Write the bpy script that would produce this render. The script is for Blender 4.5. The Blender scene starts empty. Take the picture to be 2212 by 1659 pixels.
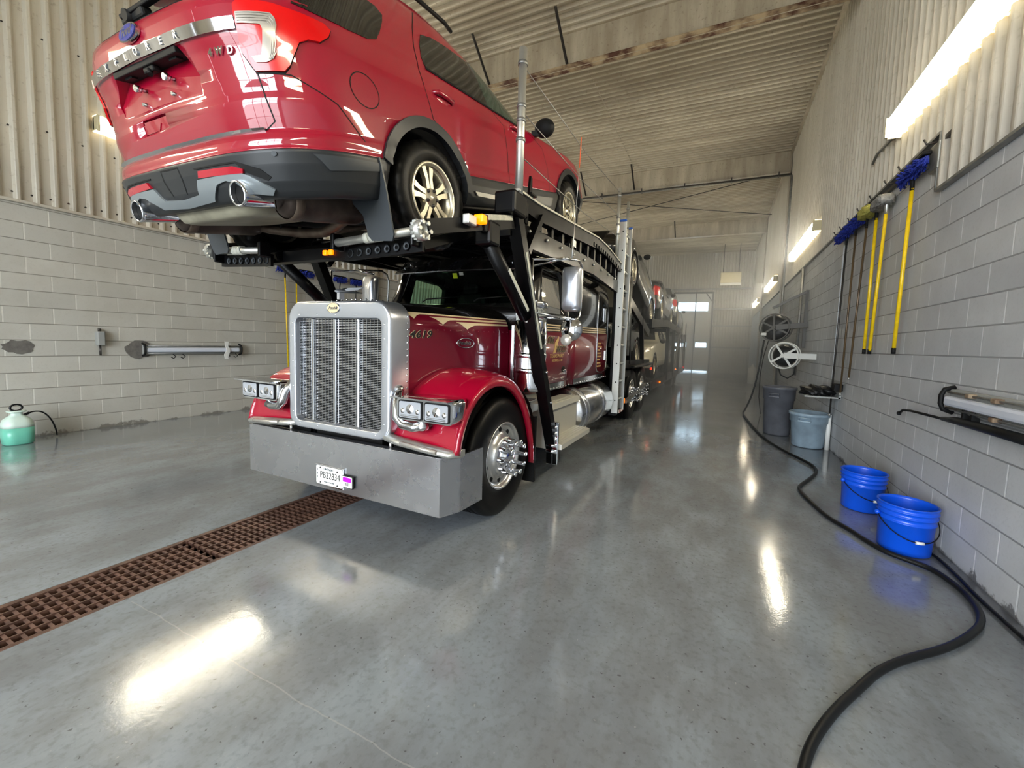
import bpy, bmesh, math, random
from mathutils import Vector, Matrix, Euler
from mathutils.bvhtree import BVHTree
PI = math.pi
rad = math.radians
scene = bpy.context.scene
COL = scene.collection
random.seed(7)


def lin(c):
    return tuple(((v / 255.0) / 12.92 if v / 255.0 <= 0.04045 else ((v / 255.0 + 0.055) / 1.055) ** 2.4) for v in c)


# ------------------------------------------------------------------ materials
def nodes_of(m):
    m.use_nodes = True
    return m.node_tree.nodes, m.node_tree.links


def mat(name, rgb, rough=0.5, metal=0.0, coat=0.0, coat_r=0.03, noise=0.0, nscale=8.0, dark=None, bump=0.0, bscale=60.0,
        trans=0.0, ior=1.5, emit=None, estr=0.0, rvar=0.0, stretch=None, alpha=1.0, sub=0.0):
    m = bpy.data.materials.new(name)
    N, L = nodes_of(m)
    b = N['Principled BSDF']
    c = lin(rgb) + (1.0,)
    b.inputs['Base Color'].default_value = c
    b.inputs['Roughness'].default_value = rough
    b.inputs['Metallic'].default_value = metal
    b.inputs['Coat Weight'].default_value = coat
    b.inputs['Coat Roughness'].default_value = coat_r
    b.inputs['Transmission Weight'].default_value = trans
    b.inputs['IOR'].default_value = ior
    b.inputs['Alpha'].default_value = alpha
    if emit:
        b.inputs['Emission Color'].default_value = lin(emit) + (1,)
        b.inputs['Emission Strength'].default_value = estr
    if noise or bump or rvar:
        tc = N.new('ShaderNodeTexCoord')
        src = tc.outputs['Object']
        if stretch:
            mp = N.new('ShaderNodeMapping')
            mp.inputs['Scale'].default_value = stretch
            L.new(src, mp.inputs['Vector'])
            src = mp.outputs['Vector']
        n = N.new('ShaderNodeTexNoise')
        n.inputs['Scale'].default_value = nscale
        n.inputs['Detail'].default_value = 5
        L.new(src, n.inputs['Vector'])
        if noise:
            r = N.new('ShaderNodeValToRGB')
            r.color_ramp.elements[0].position = 0.5 - 0.5 * noise
            r.color_ramp.elements[1].position = 0.62
            d = lin(dark) if dark else tuple(v * (1 - noise) for v in c[:3])
            r.color_ramp.elements[0].color = tuple(d) + (1,)
            r.color_ramp.elements[1].color = c
            L.new(n.outputs['Fac'], r.inputs['Fac'])
            L.new(r.outputs['Color'], b.inputs['Base Color'])
        if rvar:
            mr = N.new('ShaderNodeMapRange')
            mr.inputs['To Min'].default_value = max(0.02, rough - rvar)
            mr.inputs['To Max'].default_value = min(1, rough + rvar)
            L.new(n.outputs['Fac'], mr.inputs['Value'])
            L.new(mr.outputs['Result'], b.inputs['Roughness'])
        if bump:
            n2 = N.new('ShaderNodeTexNoise')
            n2.inputs['Scale'].default_value = bscale
            n2.inputs['Detail'].default_value = 3
            L.new(src, n2.inputs['Vector'])
            bp = N.new('ShaderNodeBump')
            bp.inputs['Strength'].default_value = bump
            bp.inputs['Distance'].default_value = 0.01
            L.new(n2.outputs['Fac'], bp.inputs['Height'])
            L.new(bp.outputs['Normal'], b.inputs['Normal'])
    return m


M = {}
M['red'] = mat('candy_red_paint', (146, 0, 36), 0.4, 0.0, 1.0, 0.012)
M['red'].node_tree.nodes['Principled BSDF'].inputs['Coat IOR'].default_value = 1.7
M['red2'] = mat('red_fender_paint', (152, 4, 38), 0.4, 0.0, 1.0, 0.03)
M['maroon'] = mat('maroon_paint', (106, 6, 32), 0.4, 0.0, 0.9, 0.05, rvar=0.06, nscale=3)
M['blackp'] = mat('black_gloss_paint', (16, 14, 13), 0.2, 0.0, 0.7, 0.05, rvar=0.06, nscale=4)
M['frame'] = mat('black_frame_paint', (5, 5, 6), 0.4, 0.0, 0.1, 0.15, rvar=0.1, nscale=6)
M['frame'].node_tree.nodes['Principled BSDF'].inputs['Specular IOR Level'].default_value = 0.3
M['plastic'] = mat('grey_black_plastic', (38, 40, 42), 0.38, 0.0)
M['plastic2'] = mat('charcoal_plastic', (58, 62, 66), 0.38)
M['rubber'] = mat('tyre_rubber', (6, 6, 6), 0.42, bump=0.08, bscale=160)
M['hose'] = mat('hose_rubber', (17, 18, 19), 0.4)
M['chrome'] = mat('chrome', (222, 224, 228), 0.07, 1.0)
M['alu'] = mat('polished_aluminium', (205, 206, 208), 0.2, 1.0, rvar=0.08, nscale=5)
M['steel'] = mat('brushed_stainless', (216, 217, 222), 0.27, 1.0, rvar=0.05, nscale=6)
M['shell'] = mat('satin_aluminium', (208, 212, 220), 0.3, 0.9, rvar=0.06, nscale=7, bump=0.03, bscale=90)
M['tread'] = mat('brushed_tread_aluminium', (222, 219, 208), 0.42, 0.55, rvar=0.1, nscale=10)
M['wheelalu'] = mat('forged_wheel_aluminium', (212, 212, 212), 0.27, 0.9)
M['alu_dull'] = mat('dull_aluminium', (196, 196, 190), 0.42, 0.85, rvar=0.1, nscale=10)
M['alloy'] = mat('silver_alloy_paint', (205, 198, 176), 0.3, 0.75, 0.4, 0.08)
M['glassdark'] = mat('privacy_glass', (9, 10, 10), 0.04, 0.0, 0.6, 0.02)
M['glassgreen'] = mat('green_tinted_glass', (34, 56, 46), 0.05, 0.0, 0.5, 0.02)
M['redlens'] = mat('red_lens', (206, 2, 8), 0.25, 0.0, 0.35, 0.02)
M['redrefl'] = mat('red_reflector', (170, 14, 38), 0.2, 0.0, 0.6, 0.05)
M['clearlens'] = mat('clear_ribbed_lens', (170, 164, 154), 0.25, 0.35, 0.3, 0.05)
M['silver'] = mat('silver_trim_paint', (150, 158, 162), 0.36, 0.6)
M['exh'] = mat('heated_exhaust_steel', (118, 104, 90), 0.5, 0.6, noise=0.6, nscale=9, dark=(66, 44, 34), bump=0.1, bscale=60)
M['muff'] = mat('muffler_steel', (92, 80, 72), 0.5, 0.5, noise=0.6, nscale=6, dark=(44, 32, 28), bump=0.1, bscale=40)
M['under'] = mat('underbody_sealer', (166, 160, 138), 0.45, 0.0, noise=0.6, nscale=5, dark=(112, 108, 92), bump=0.15, bscale=14)
M['darkunder'] = mat('dark_underbody', (20, 19, 18), 0.6)
M['cream'] = mat('cream_stripe_paint', (226, 203, 160), 0.3, 0.0, 0.5, 0.05)
M['white'] = mat('white_paint', (228, 228, 222), 0.4)
M['whitecar'] = mat('white_car_paint', (206, 200, 176), 0.3, 0.0, 0.8, 0.04)
M['tape'] = mat('grey_reflective_tape', (196, 196, 184), 0.5)
M['railw'] = mat('worn_white_rail', (196, 194, 178), 0.55, noise=0.25, nscale=30)
M['amber'] = mat('lit_amber_lamp', (255, 140, 10), 0.3, emit=(255, 104, 2), estr=1.7)
M['redlit'] = mat('lit_red_lamp', (255, 40, 10), 0.3, emit=(255, 30, 8), estr=2.0)
M['amberoff'] = mat('amber_lens', (224, 128, 14), 0.15, 0.0, 0.7, 0.03, emit=(255, 130, 8), estr=0.5)
M['blue'] = mat('blue_bucket_plastic', (10, 82, 214), 0.32, 0.0, rvar=0.1, nscale=5)
M['bluebrush'] = mat('blue_bristle', (24, 48, 158), 0.8, noise=0.6, nscale=26, dark=(8, 18, 70), bump=0.6, bscale=120)
M['yellow'] = mat('yellow_fibreglass', (244, 204, 20), 0.35, noise=0.12, nscale=20)
M['mitt'] = mat('grey_mop_fabric', (150, 148, 142), 0.95, noise=0.5, nscale=20, bump=0.6, bscale=70)
M['sponge'] = mat('yellow_sponge', (190, 184, 90), 0.9, noise=0.4, nscale=30, bump=0.4, bscale=80)
M['brass'] = mat('worn_brown_pole', (120, 98, 70), 0.35, 0.5, noise=0.6, nscale=7, dark=(58, 48, 40), stretch=(1, 1, 0.2))
M['darkpole'] = mat('dark_pole', (70, 66, 62), 0.35, 0.5, noise=0.4, nscale=6)
M['bin'] = mat('pale_blue_bin_plastic', (146, 166, 180), 0.45, noise=0.3, nscale=5)
M['darkbin'] = mat('dark_grey_bin_plastic', (92, 94, 100), 0.5, noise=0.3, nscale=5)
M['jug'] = mat('milky_jug_plastic', (206, 226, 214), 0.35)
M['jugliq'] = mat('green_liquid_in_jug', (112, 196, 172), 0.3)
M['matt'] = mat('matt_black', (18, 18, 18), 0.6)
M['greybox'] = mat('grey_electrical_box', (150, 152, 148), 0.5)
M['galv'] = mat('galvanised_steel', (150, 150, 146), 0.45, 0.7, noise=0.3, nscale=14)
M['rust'] = mat('rusty_steel', (170, 152, 124), 0.8, 0.0, noise=0.2, nscale=4, dark=(70, 34, 18), bump=0.5, bscale=30)
M['grate'] = mat('rusty_brown_grating', (104, 76, 64), 0.55, 0.2, noise=0.7, nscale=12, dark=(50, 32, 28))
M['pit'] = mat('wet_black_drain', (12, 10, 10), 0.3)
M['lamp'] = mat('lit_fluorescent_diffuser', (255, 240, 190), 0.4, emit=(255, 245, 220), estr=38.0)
M['lampedge'] = mat('glowing_cover_edge', (255, 240, 200), 0.4, emit=(255, 236, 190), estr=1.6)
M['lampend'] = mat('fixture_end_cap', (206, 196, 160), 0.5)
M['hlens'] = mat('headlamp_glass', (176, 180, 186), 0.15, 0.25, 0.8, 0.03)
M['diff'] = mat('frosted_diffuser', (214, 220, 230), 0.3)
M['patch'] = mat('mortar_patch', (112, 108, 102), 0.9, noise=0.4, nscale=14, bump=0.3, bscale=40)
M['orange'] = mat('orange_plastic', (230, 96, 40), 0.5)
M['yelltag'] = mat('fluorescent_yellow_sticker', (206, 226, 30), 0.5)
M['purple'] = mat('purple_sticker', (176, 20, 220), 0.4)
M['bluecap'] = mat('blue_end_cap', (30, 84, 176), 0.5)
M['ink'] = mat('black_lettering', (22, 20, 18), 0.4)
M['inkblue'] = mat('grey_lettering', (62, 74, 84), 0.4)
M['emblem'] = mat('blue_emblem', (70, 76, 170), 0.15, 0.4, 0.8, 0.03)
M['gold'] = mat('tan_lettering', (212, 178, 116), 0.4)


for k_, v_ in (('frame', .15), ('rubber', .2), ('matt', .2), ('plastic', .35), ('plastic2', .35), ('darkunder', .2), ('hose', .3), ('red', .15), ('red2', .15), ('maroon', .2), ('blackp', .3), ('muff', .3)):
    M[k_].node_tree.nodes['Principled BSDF'].inputs['Specular IOR Level'].default_value = v_


# ------------------------------------------------------------------ mesh building
def frame_of(d, up=Vector((0, 0, 1))):
    d = Vector(d).normalized()
    up = Vector(up)
    if abs(d.dot(up.normalized())) > 0.98:
        up = Vector((0, 1, 0)) if abs(d.y) < 0.9 else Vector((1, 0, 0))
    r = d.cross(up).normalized()
    return r, d, r.cross(d).normalized()


class MB:
    def __init__(s):
        s.bm = bmesh.new()

    def add(s, vs, fs, smooth=False, mi=0):
        bv = [s.bm.verts.new(v) for v in vs]
        for f in fs:
            try:
                q = s.bm.faces.new([bv[i] for i in f])
                q.smooth = smooth
                q.material_index = mi
            except ValueError:
                pass
        return bv

    def box(s, c, size, rot=None, bev=0.0, mi=0, seg=2):
        b = bmesh.new()
        bmesh.ops.create_cube(b, size=1.0)
        for v in b.verts:
            v.co = Vector((v.co.x * size[0], v.co.y * size[1], v.co.z * size[2]))
        if bev:
            bmesh.ops.bevel(b, geom=b.edges[:], offset=bev, segments=seg, profile=0.5, affect='EDGES')
        mtx = Matrix.Translation(Vector(c)) @ (rot.to_matrix().to_4x4() if isinstance(rot, Euler) else (rot.to_4x4() if rot is not None else Matrix()))
        s.merge(b, mtx, mi, smooth=False)
        return s

    def merge(s, b, mtx=Matrix(), mi=None, smooth=None):
        b.verts.index_update()
        vs = [mtx @ v.co for v in b.verts]
        bv = [s.bm.verts.new(v) for v in vs]
        for f in b.faces:
            try:
                q = s.bm.faces.new([bv[v.index] for v in f.verts])
            except ValueError:
                continue
            q.smooth = f.smooth if smooth is None else smooth
            q.material_index = f.material_index if mi is None else mi
        b.free()

    def beam(s, p, q, w, h, up=(0, 0, 1), bev=0.0, mi=0):
        p, q = Vector(p), Vector(q)
        r, d, u = frame_of(q - p, up)
        m3 = Matrix((r, d, u)).transposed()
        s.box((p + q) / 2, (w, (q - p).length, h), m3, bev, mi)
        return s

    def cyl(s, p, q, r, r2=None, n=16, caps=True, smooth=True, mi=0):
        p, q = Vector(p), Vector(q)
        r2 = r if r2 is None else r2
        a, d, u = frame_of(q - p)
        ring = [a * math.cos(2 * PI * i / n) + u * math.sin(2 * PI * i / n) for i in range(n)]
        bv = s.add([p + v * r for v in ring] + [q + v * r2 for v in ring],
                   [(i, (i + 1) % n, n + (i + 1) % n, n + i) for i in range(n)], smooth, mi)
        if caps:
            for lst in (bv[:n][::-1], bv[n:]):
                try:
                    f = s.bm.faces.new(lst)
                    f.material_index = mi
                except ValueError:
                    pass
        return s

    def tube(s, pts, r, n=8, closed=False, mi=0, caps=True):
        pts = [Vector(p) for p in pts]
        k = len(pts)
        rings = []
        up = None
        for i, p in enumerate(pts):
            a = pts[(i - 1) % k] if (closed or i) else p
            b = pts[(i + 1) % k] if (closed or i < k - 1) else p
            d = (b - a).normalized()
            if up is None:
                x, _, u = frame_of(d)
            else:
                x = d.cross(up).normalized()
                u = x.cross(d).normalized()
            up = u
            rr = r[i] if isinstance(r, (list, tuple)) else r
            rings.append([p + x * rr * math.cos(2 * PI * j / n) + u * rr * math.sin(2 * PI * j / n) for j in range(n)])
        return s.loft(rings, caps and not closed, closed, True, mi)

    def loft(s, rings, caps=True, loop=False, smooth=True, mi=0, ring_closed=True):
        n = len(rings[0])
        vs = [v for r in rings for v in r]
        fs = []
        k = len(rings)
        for i in range(k if loop else k - 1):
            a, b = i * n, ((i + 1) % k) * n
            for j in range(n if ring_closed else n - 1):
                fs.append((a + j, a + (j + 1) % n, b + (j + 1) % n, b + j))
        bv = s.add(vs, fs, smooth, mi)
        if caps and not loop and ring_closed:
            for lst in (bv[:n][::-1], bv[-n:]):
                try:
                    f = s.bm.faces.new(lst)
                    f.material_index = mi
                except ValueError:
                    pass
        return s

    def lathe(s, prof, o, ax=(0, 0, 1), n=32, mi=0, smooth=True, caps=False):
        a, d, u = frame_of(ax)
        o = Vector(o)
        rings = [[o + d * h + (a * math.cos(2 * PI * i / n) + u * math.sin(2 * PI * i / n)) * r for i in range(n)] for r, h in prof]
        return s.loft(rings, caps, False, smooth, mi)

    def prism(s, poly, o, u, v, d, mi=0, smooth=False):
        o, u, v, d = Vector(o), Vector(u), Vector(v), Vector(d)
        n = len(poly)
        a = [o + u * p[0] + v * p[1] for p in poly]
        bv = s.add(a + [p + d for p in a], [(i, (i + 1) % n, n + (i + 1) % n, n + i) for i in range(n)], smooth, mi)
        for lst in (bv[:n][::-1], bv[n:]):
            f = s.bm.faces.new(lst)
            f.material_index = mi
        return s

    def sphere(s, c, r, n=12, sc=(1, 1, 1), mi=0, rot=None):
        b = bmesh.new()
        bmesh.ops.create_uvsphere(b, u_segments=n, v_segments=max(6, n * 2 // 3), radius=1.0)
        for v in b.verts:
            v.co = Vector((v.co.x * sc[0] * r, v.co.y * sc[1] * r, v.co.z * sc[2] * r))
        mtx = Matrix.Translation(Vector(c)) @ (rot.to_4x4() if rot is not None else Matrix())
        s.merge(b, mtx, mi, smooth=True)
        return s

    def mirror_x(s, xc):
        """append a copy mirrored about x = xc"""
        b = s.bm.copy()
        for v in b.verts:
            v.co.x = 2 * xc - v.co.x
        bmesh.ops.reverse_faces(b, faces=b.faces[:])
        s.merge(b)
        return s

    def fixn(s):
        bmesh.ops.recalc_face_normals(s.bm, faces=s.bm.faces[:])
        return s

    def bvh(s):
        return BVHTree.FromBMesh(s.bm)

    def build(s, name, m, parent=None, fix=True):
        if fix:
            s.fixn()
        me = bpy.data.meshes.new(name)
        if parent is not None and parent.name in WM:
            inv = WM[parent.name].inverted()
            s.bm.transform(inv)
        s.bm.to_mesh(me)
        s.bm.free()
        for q in (m if isinstance(m, (list, tuple)) else [m]):
            me.materials.append(q)
        o = bpy.data.objects.new(name, me)
        COL.objects.link(o)
        if parent is not None:
            o.parent = parent
            if parent.name in WM:
                WM[o.name] = WM[parent.name]
        return o


WM = {}   # origin matrix of every thing whose parts are written in world coordinates


def tag(o, label, cat, group=None, kind=None):
    o['label'] = label
    o['category'] = cat
    if group:
        o['group'] = group
    if kind:
        o['kind'] = kind
    return o


def thing(name, label, cat, loc=(0, 0, 0), group=None, rotz=0.0, kind=None, local=False):
    """Empty at the base of a thing; its parts are written in world coordinates unless local"""
    o = bpy.data.objects.new(name, None)
    o.empty_display_size = 0.1
    COL.objects.link(o)
    o.location = loc
    o.rotation_euler = (0, 0, rotz)
    tag(o, label, cat, group, kind)
    if not local:
        WM[o.name] = Matrix.Translation(Vector(loc)) @ Matrix.Rotation(rotz, 4, 'Z')
    return o


def struct(name, mb, m, parent=None):
    o = mb.build(name, m, parent)
    if parent is None:
        o['kind'] = 'structure'
    return o


def copy_tree(o, parent=None):
    c = o.copy()
    COL.objects.link(c)
    if parent is not None:
        c.parent = parent
    for ch in list(o.children):
        copy_tree(ch, c)
    return c


def bool_cut(target, cutter):
    """target MB minus cutter MB, both consumed; returns a new MB (cut faces get material index 1)"""
    def tmp(mb, i):
        mb.fixn()
        me = bpy.data.meshes.new('tmp')
        mb.bm.to_mesh(me)
        mb.bm.free()
        me.materials.append(M['red'])
        me.materials.append(M['matt'])
        o = bpy.data.objects.new('tmp', me)
        COL.objects.link(o)
        return o
    for f in cutter.bm.faces:
        f.material_index = 1
    a, b = tmp(target, 0), tmp(cutter, 1)
    md = a.modifiers.new('b', 'BOOLEAN')
    md.operation = 'DIFFERENCE'
    md.object = b
    md.solver = 'EXACT'
    dg = bpy.context.evaluated_depsgraph_get()
    me = bpy.data.meshes.new_from_object(a.evaluated_get(dg))
    r = MB()
    r.bm.from_mesh(me)
    for o in (a, b):
        d = o.data
        bpy.data.objects.remove(o)
        bpy.data.meshes.remove(d)
    bpy.data.meshes.remove(me)
    return r


def decal(mb, bvh, poly, proj, off=0.004, res=0.05, skirt=0.006, mi=0, smooth=True):
    """panel of outline poly (u, v) laid on a body: proj(u, v) gives the ray that finds the surface"""
    b = bmesh.new()
    b.faces.new([b.verts.new((p[0], p[1], 0)) for p in poly])
    us = [p[0] for p in poly]
    vs = [p[1] for p in poly]
    for lo, hi, no in ((min(us), max(us), Vector((1, 0, 0))), (min(vs), max(vs), Vector((0, 1, 0)))):
        k = int((hi - lo) / res)
        for i in range(1, k + 1):
            x = lo + (hi - lo) * i / (k + 1)
            bmesh.ops.bisect_plane(b, geom=b.verts[:] + b.edges[:] + b.faces[:], plane_co=no * x, plane_no=no)
    bmesh.ops.triangulate(b, faces=b.faces[:])
    b.verts.index_update()
    top, bot = {}, {}
    for v in b.verts:
        o, d = proj(v.co.x, v.co.y)
        hit = bvh.ray_cast(Vector(o), Vector(d).normalized())
        if hit[0] is None:
            continue
        n = hit[1]
        if n.dot(Vector(d)) > 0:
            n = -n
        top[v.index] = hit[0] + n * off
        bot[v.index] = hit[0] + n * (off - skirt)
    idx = {}
    def put(key, co):
        if key not in idx:
            idx[key] = mb.bm.verts.new(co)
        return idx[key]
    for f in b.faces:
        ids = [v.index for v in f.verts]
        if all(i in top for i in ids):
            try:
                q = mb.bm.faces.new([put((0, i), top[i]) for i in ids])
                q.smooth = smooth
                q.material_index = mi
            except ValueError:
                pass
    if skirt:
        for e in b.edges:
            if len(e.link_faces) == 1:
                i, j = e.verts[0].index, e.verts[1].index
                if i in top and j in top:
                    try:
                        q = mb.bm.faces.new([mb.bm.verts.new(top[i]), mb.bm.verts.new(top[j]), mb.bm.verts.new(bot[j]), mb.bm.verts.new(bot[i])])
                        q.material_index = mi
                    except ValueError:
                        pass
    b.free()
    return mb


def ribbon(pts, w):
    """closed outline of a strip of width w along 2-D points"""
    L, Rr = [], []
    for i, p in enumerate(pts):
        a = pts[max(0, i - 1)]
        b = pts[min(len(pts) - 1, i + 1)]
        dx, dy = b[0] - a[0], b[1] - a[1]
        n = math.hypot(dx, dy) or 1
        L.append((p[0] - dy / n * w / 2, p[1] + dx / n * w / 2))
        Rr.append((p[0] + dy / n * w / 2, p[1] - dx / n * w / 2))
    return L + Rr[::-1]


def smooth2(pts, it=2, closed=True):
    for _ in range(it):
        q = []
        n = len(pts)
        for i in range(n if closed else n - 1):
            a, b = pts[i], pts[(i + 1) % n]
            q.append(tuple(a[k] * .75 + b[k] * .25 for k in range(len(a))))
            q.append(tuple(a[k] * .25 + b[k] * .75 for k in range(len(a))))
        if not closed:
            q = [pts[0]] + q + [pts[-1]]
        pts = q
    return pts


def rrect(w, h, r, n=4, cx=0, cy=0):
    out = []
    for sx, sy, a0 in ((1, 1, 0), (-1, 1, 90), (-1, -1, 180), (1, -1, 270)):
        for i in range(n + 1):
            a = rad(a0 + 90 * i / n)
            out.append((cx + sx * (w / 2 - r) + r * math.cos(a), cy + sy * (h / 2 - r) + r * math.sin(a)))
    return out


def text_bm(txt, size, extrude=0.002, offset=0.0, shear=0.0, space=1.0, sx=1.0, align='CENTER'):
    cu = bpy.data.curves.new('t', 'FONT')
    cu.body = txt
    cu.size = size
    cu.extrude = extrude
    cu.offset = offset
    cu.shear = shear
    cu.space_character = space
    cu.align_x = align
    cu.align_y = 'CENTER'
    cu.resolution_u = 3
    o = bpy.data.objects.new('t', cu)
    COL.objects.link(o)
    dg = bpy.context.evaluated_depsgraph_get()
    me = bpy.data.meshes.new_from_object(o.evaluated_get(dg))
    b = bmesh.new()
    b.from_mesh(me)
    for v in b.verts:
        v.co.x *= sx
    bpy.data.objects.remove(o)
    bpy.data.curves.remove(cu)
    bpy.data.meshes.remove(me)
    return b


def axes(o, u, v):
    """4x4 placing a flat lettering (x along u, y along v) at o"""
    u, v = Vector(u).normalized(), Vector(v).normalized()
    w = u.cross(v)
    m = Matrix((u, v, w)).transposed().to_4x4()
    m.translation = Vector(o)
    return m
# ------------------------------------------------------------------ the hall
XL, XR, ZC, Y0, Y1 = -7.82, 1.56, 7.05, -6.0, 26.0


def math_node(N, L, op, a, b=None, c=None):
    n = N.new('ShaderNodeMath')
    n.operation = op
    for i, v in enumerate((a, b, c)):
        if v is None:
            continue
        if isinstance(v, (int, float)):
            n.inputs[i].default_value = v
        else:
            L.new(v, n.inputs[i])
    return n.outputs[0]


def ramp(N, L, fac, stops):
    r = N.new('ShaderNodeValToRGB')
    e = r.color_ramp.elements
    while len(e) < len(stops):
        e.new(0.5)
    for q, (p, c) in zip(e, stops):
        q.position = p
        q.color = (c, c, c, 1) if isinstance(c, (int, float)) else tuple(c[:3]) + (1,)
    L.new(fac, r.inputs['Fac'])
    return r.outputs['Color']


def mixc(N, L, fac, a, b, blend='MIX'):
    n = N.new('ShaderNodeMix')
    n.data_type = 'RGBA'
    n.blend_type = blend
    for sock, v in ((n.inputs[0], fac), (n.inputs[6], a), (n.inputs[7], b)):
        if isinstance(v, (int, float)):
            sock.default_value = v
        elif isinstance(v, tuple):
            sock.default_value = tuple(v[:3]) + (1,)
        else:
            L.new(v, sock)
    return n.outputs[2]


def noise_node(N, L, vec, scale, detail=4, rough=0.55):
    n = N.new('ShaderNodeTexNoise')
    n.inputs['Scale'].default_value = scale
    n.inputs['Detail'].default_value = detail
    n.inputs['Roughness'].default_value = rough
    L.new(vec, n.inputs['Vector'])
    return n.outputs['Fac']


def scaled(N, L, vec, s):
    mp = N.new('ShaderNodeMapping')
    mp.inputs['Scale'].default_value = s
    L.new(vec, mp.inputs['Vector'])
    return mp.outputs['Vector']


def floor_material():
    m = bpy.data.materials.new('wet_concrete')
    N, L = nodes_of(m)
    b = N['Principled BSDF']
    P = N.new('ShaderNodeTexCoord').outputs['Object']
    big = noise_node(N, L, P, 0.55, 6, 0.6)
    mid = noise_node(N, L, scaled(N, L, P, (1.0, 0.5, 1)), 2.6, 6, 0.65)
    fine = noise_node(N, L, P, 34, 4)
    c = ramp(N, L, big, [(0.3, lin((116, 121, 126))), (0.5, lin((136, 143, 149))), (0.72, lin((152, 159, 165)))])
    c = mixc(N, L, ramp(N, L, mid, [(0.42, 0.45), (0.6, 0.0)]), c, lin((98, 96, 92)))
    c = mixc(N, L, ramp(N, L, fine, [(0.3, 0.35), (0.5, 0.0)]), c, lin((92, 92, 90)))
    spk = noise_node(N, L, P, 44, 2, 0.4)
    c = mixc(N, L, ramp(N, L, spk, [(0.27, 0.6), (0.30, 0.0)]), c, lin((64, 62, 60)))
    spk2 = noise_node(N, L, scaled(N, L, P, (1.1, 0.9, 1)), 52, 2, 0.4)
    c = mixc(N, L, ramp(N, L, spk2, [(0.74, 0.0), (0.78, 0.25)]), c, lin((196, 196, 190)))
    # dirt swept against the foot of the block wall on the right, saw cut across the floor
    sep = N.new('ShaderNodeSeparateXYZ')
    L.new(P, sep.inputs[0])
    x, y = sep.outputs[0], sep.outputs[1]
    wob = noise_node(N, L, P, 1.7, 5)
    dx = math_node(N, L, 'MULTIPLY_ADD', wob, 0.55, x)
    c = mixc(N, L, ramp(N, L, math_node(N, L, 'MULTIPLY_ADD', dx, 0.5, -0.2), [(0.52, 0.0), (0.76, 0.75)]), c, lin((56, 54, 54)))
    jw = math_node(N, L, 'MULTIPLY_ADD', noise_node(N, L, P, 6, 3), 0.03, -0.98)
    jd = math_node(N, L, 'ABSOLUTE', math_node(N, L, 'ADD', y, jw))
    right = math_node(N, L, 'GREATER_THAN', x, -2.7)
    jm = math_node(N, L, 'MULTIPLY', math_node(N, L, 'LESS_THAN', jd, 0.0025), right)
    c = mixc(N, L, math_node(N, L, 'MULTIPLY', jm, 0.3), c, lin((178, 178, 172)))
    L.new(c, b.inputs['Base Color'])
    wet = noise_node(N, L, P, 0.8, 5, 0.6)
    rr = ramp(N, L, wet, [(0.34, 0.05), (0.5, 0.12), (0.72, 0.26)])
    L.new(rr, b.inputs['Roughness'])
    b.inputs['Specular IOR Level'].default_value = 0.62
    b.inputs['Coat Weight'].default_value = 0.35
    b.inputs['Coat Roughness'].default_value = 0.12
    bp = N.new('ShaderNodeBump')
    bp.inputs['Strength'].default_value = 0.10
    bp.inputs['Distance'].default_value = 0.01
    grain = noise_node(N, L, P, 95, 2)
    hh = math_node(N, L, 'MULTIPLY_ADD', noise_node(N, L, P, 9, 3), 0.9, math_node(N, L, 'MULTIPLY', grain, 0.24))
    L.new(hh, bp.inputs['Height'])
    L.new(bp.outputs['Normal'], b.inputs['Normal'])
    return m


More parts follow.
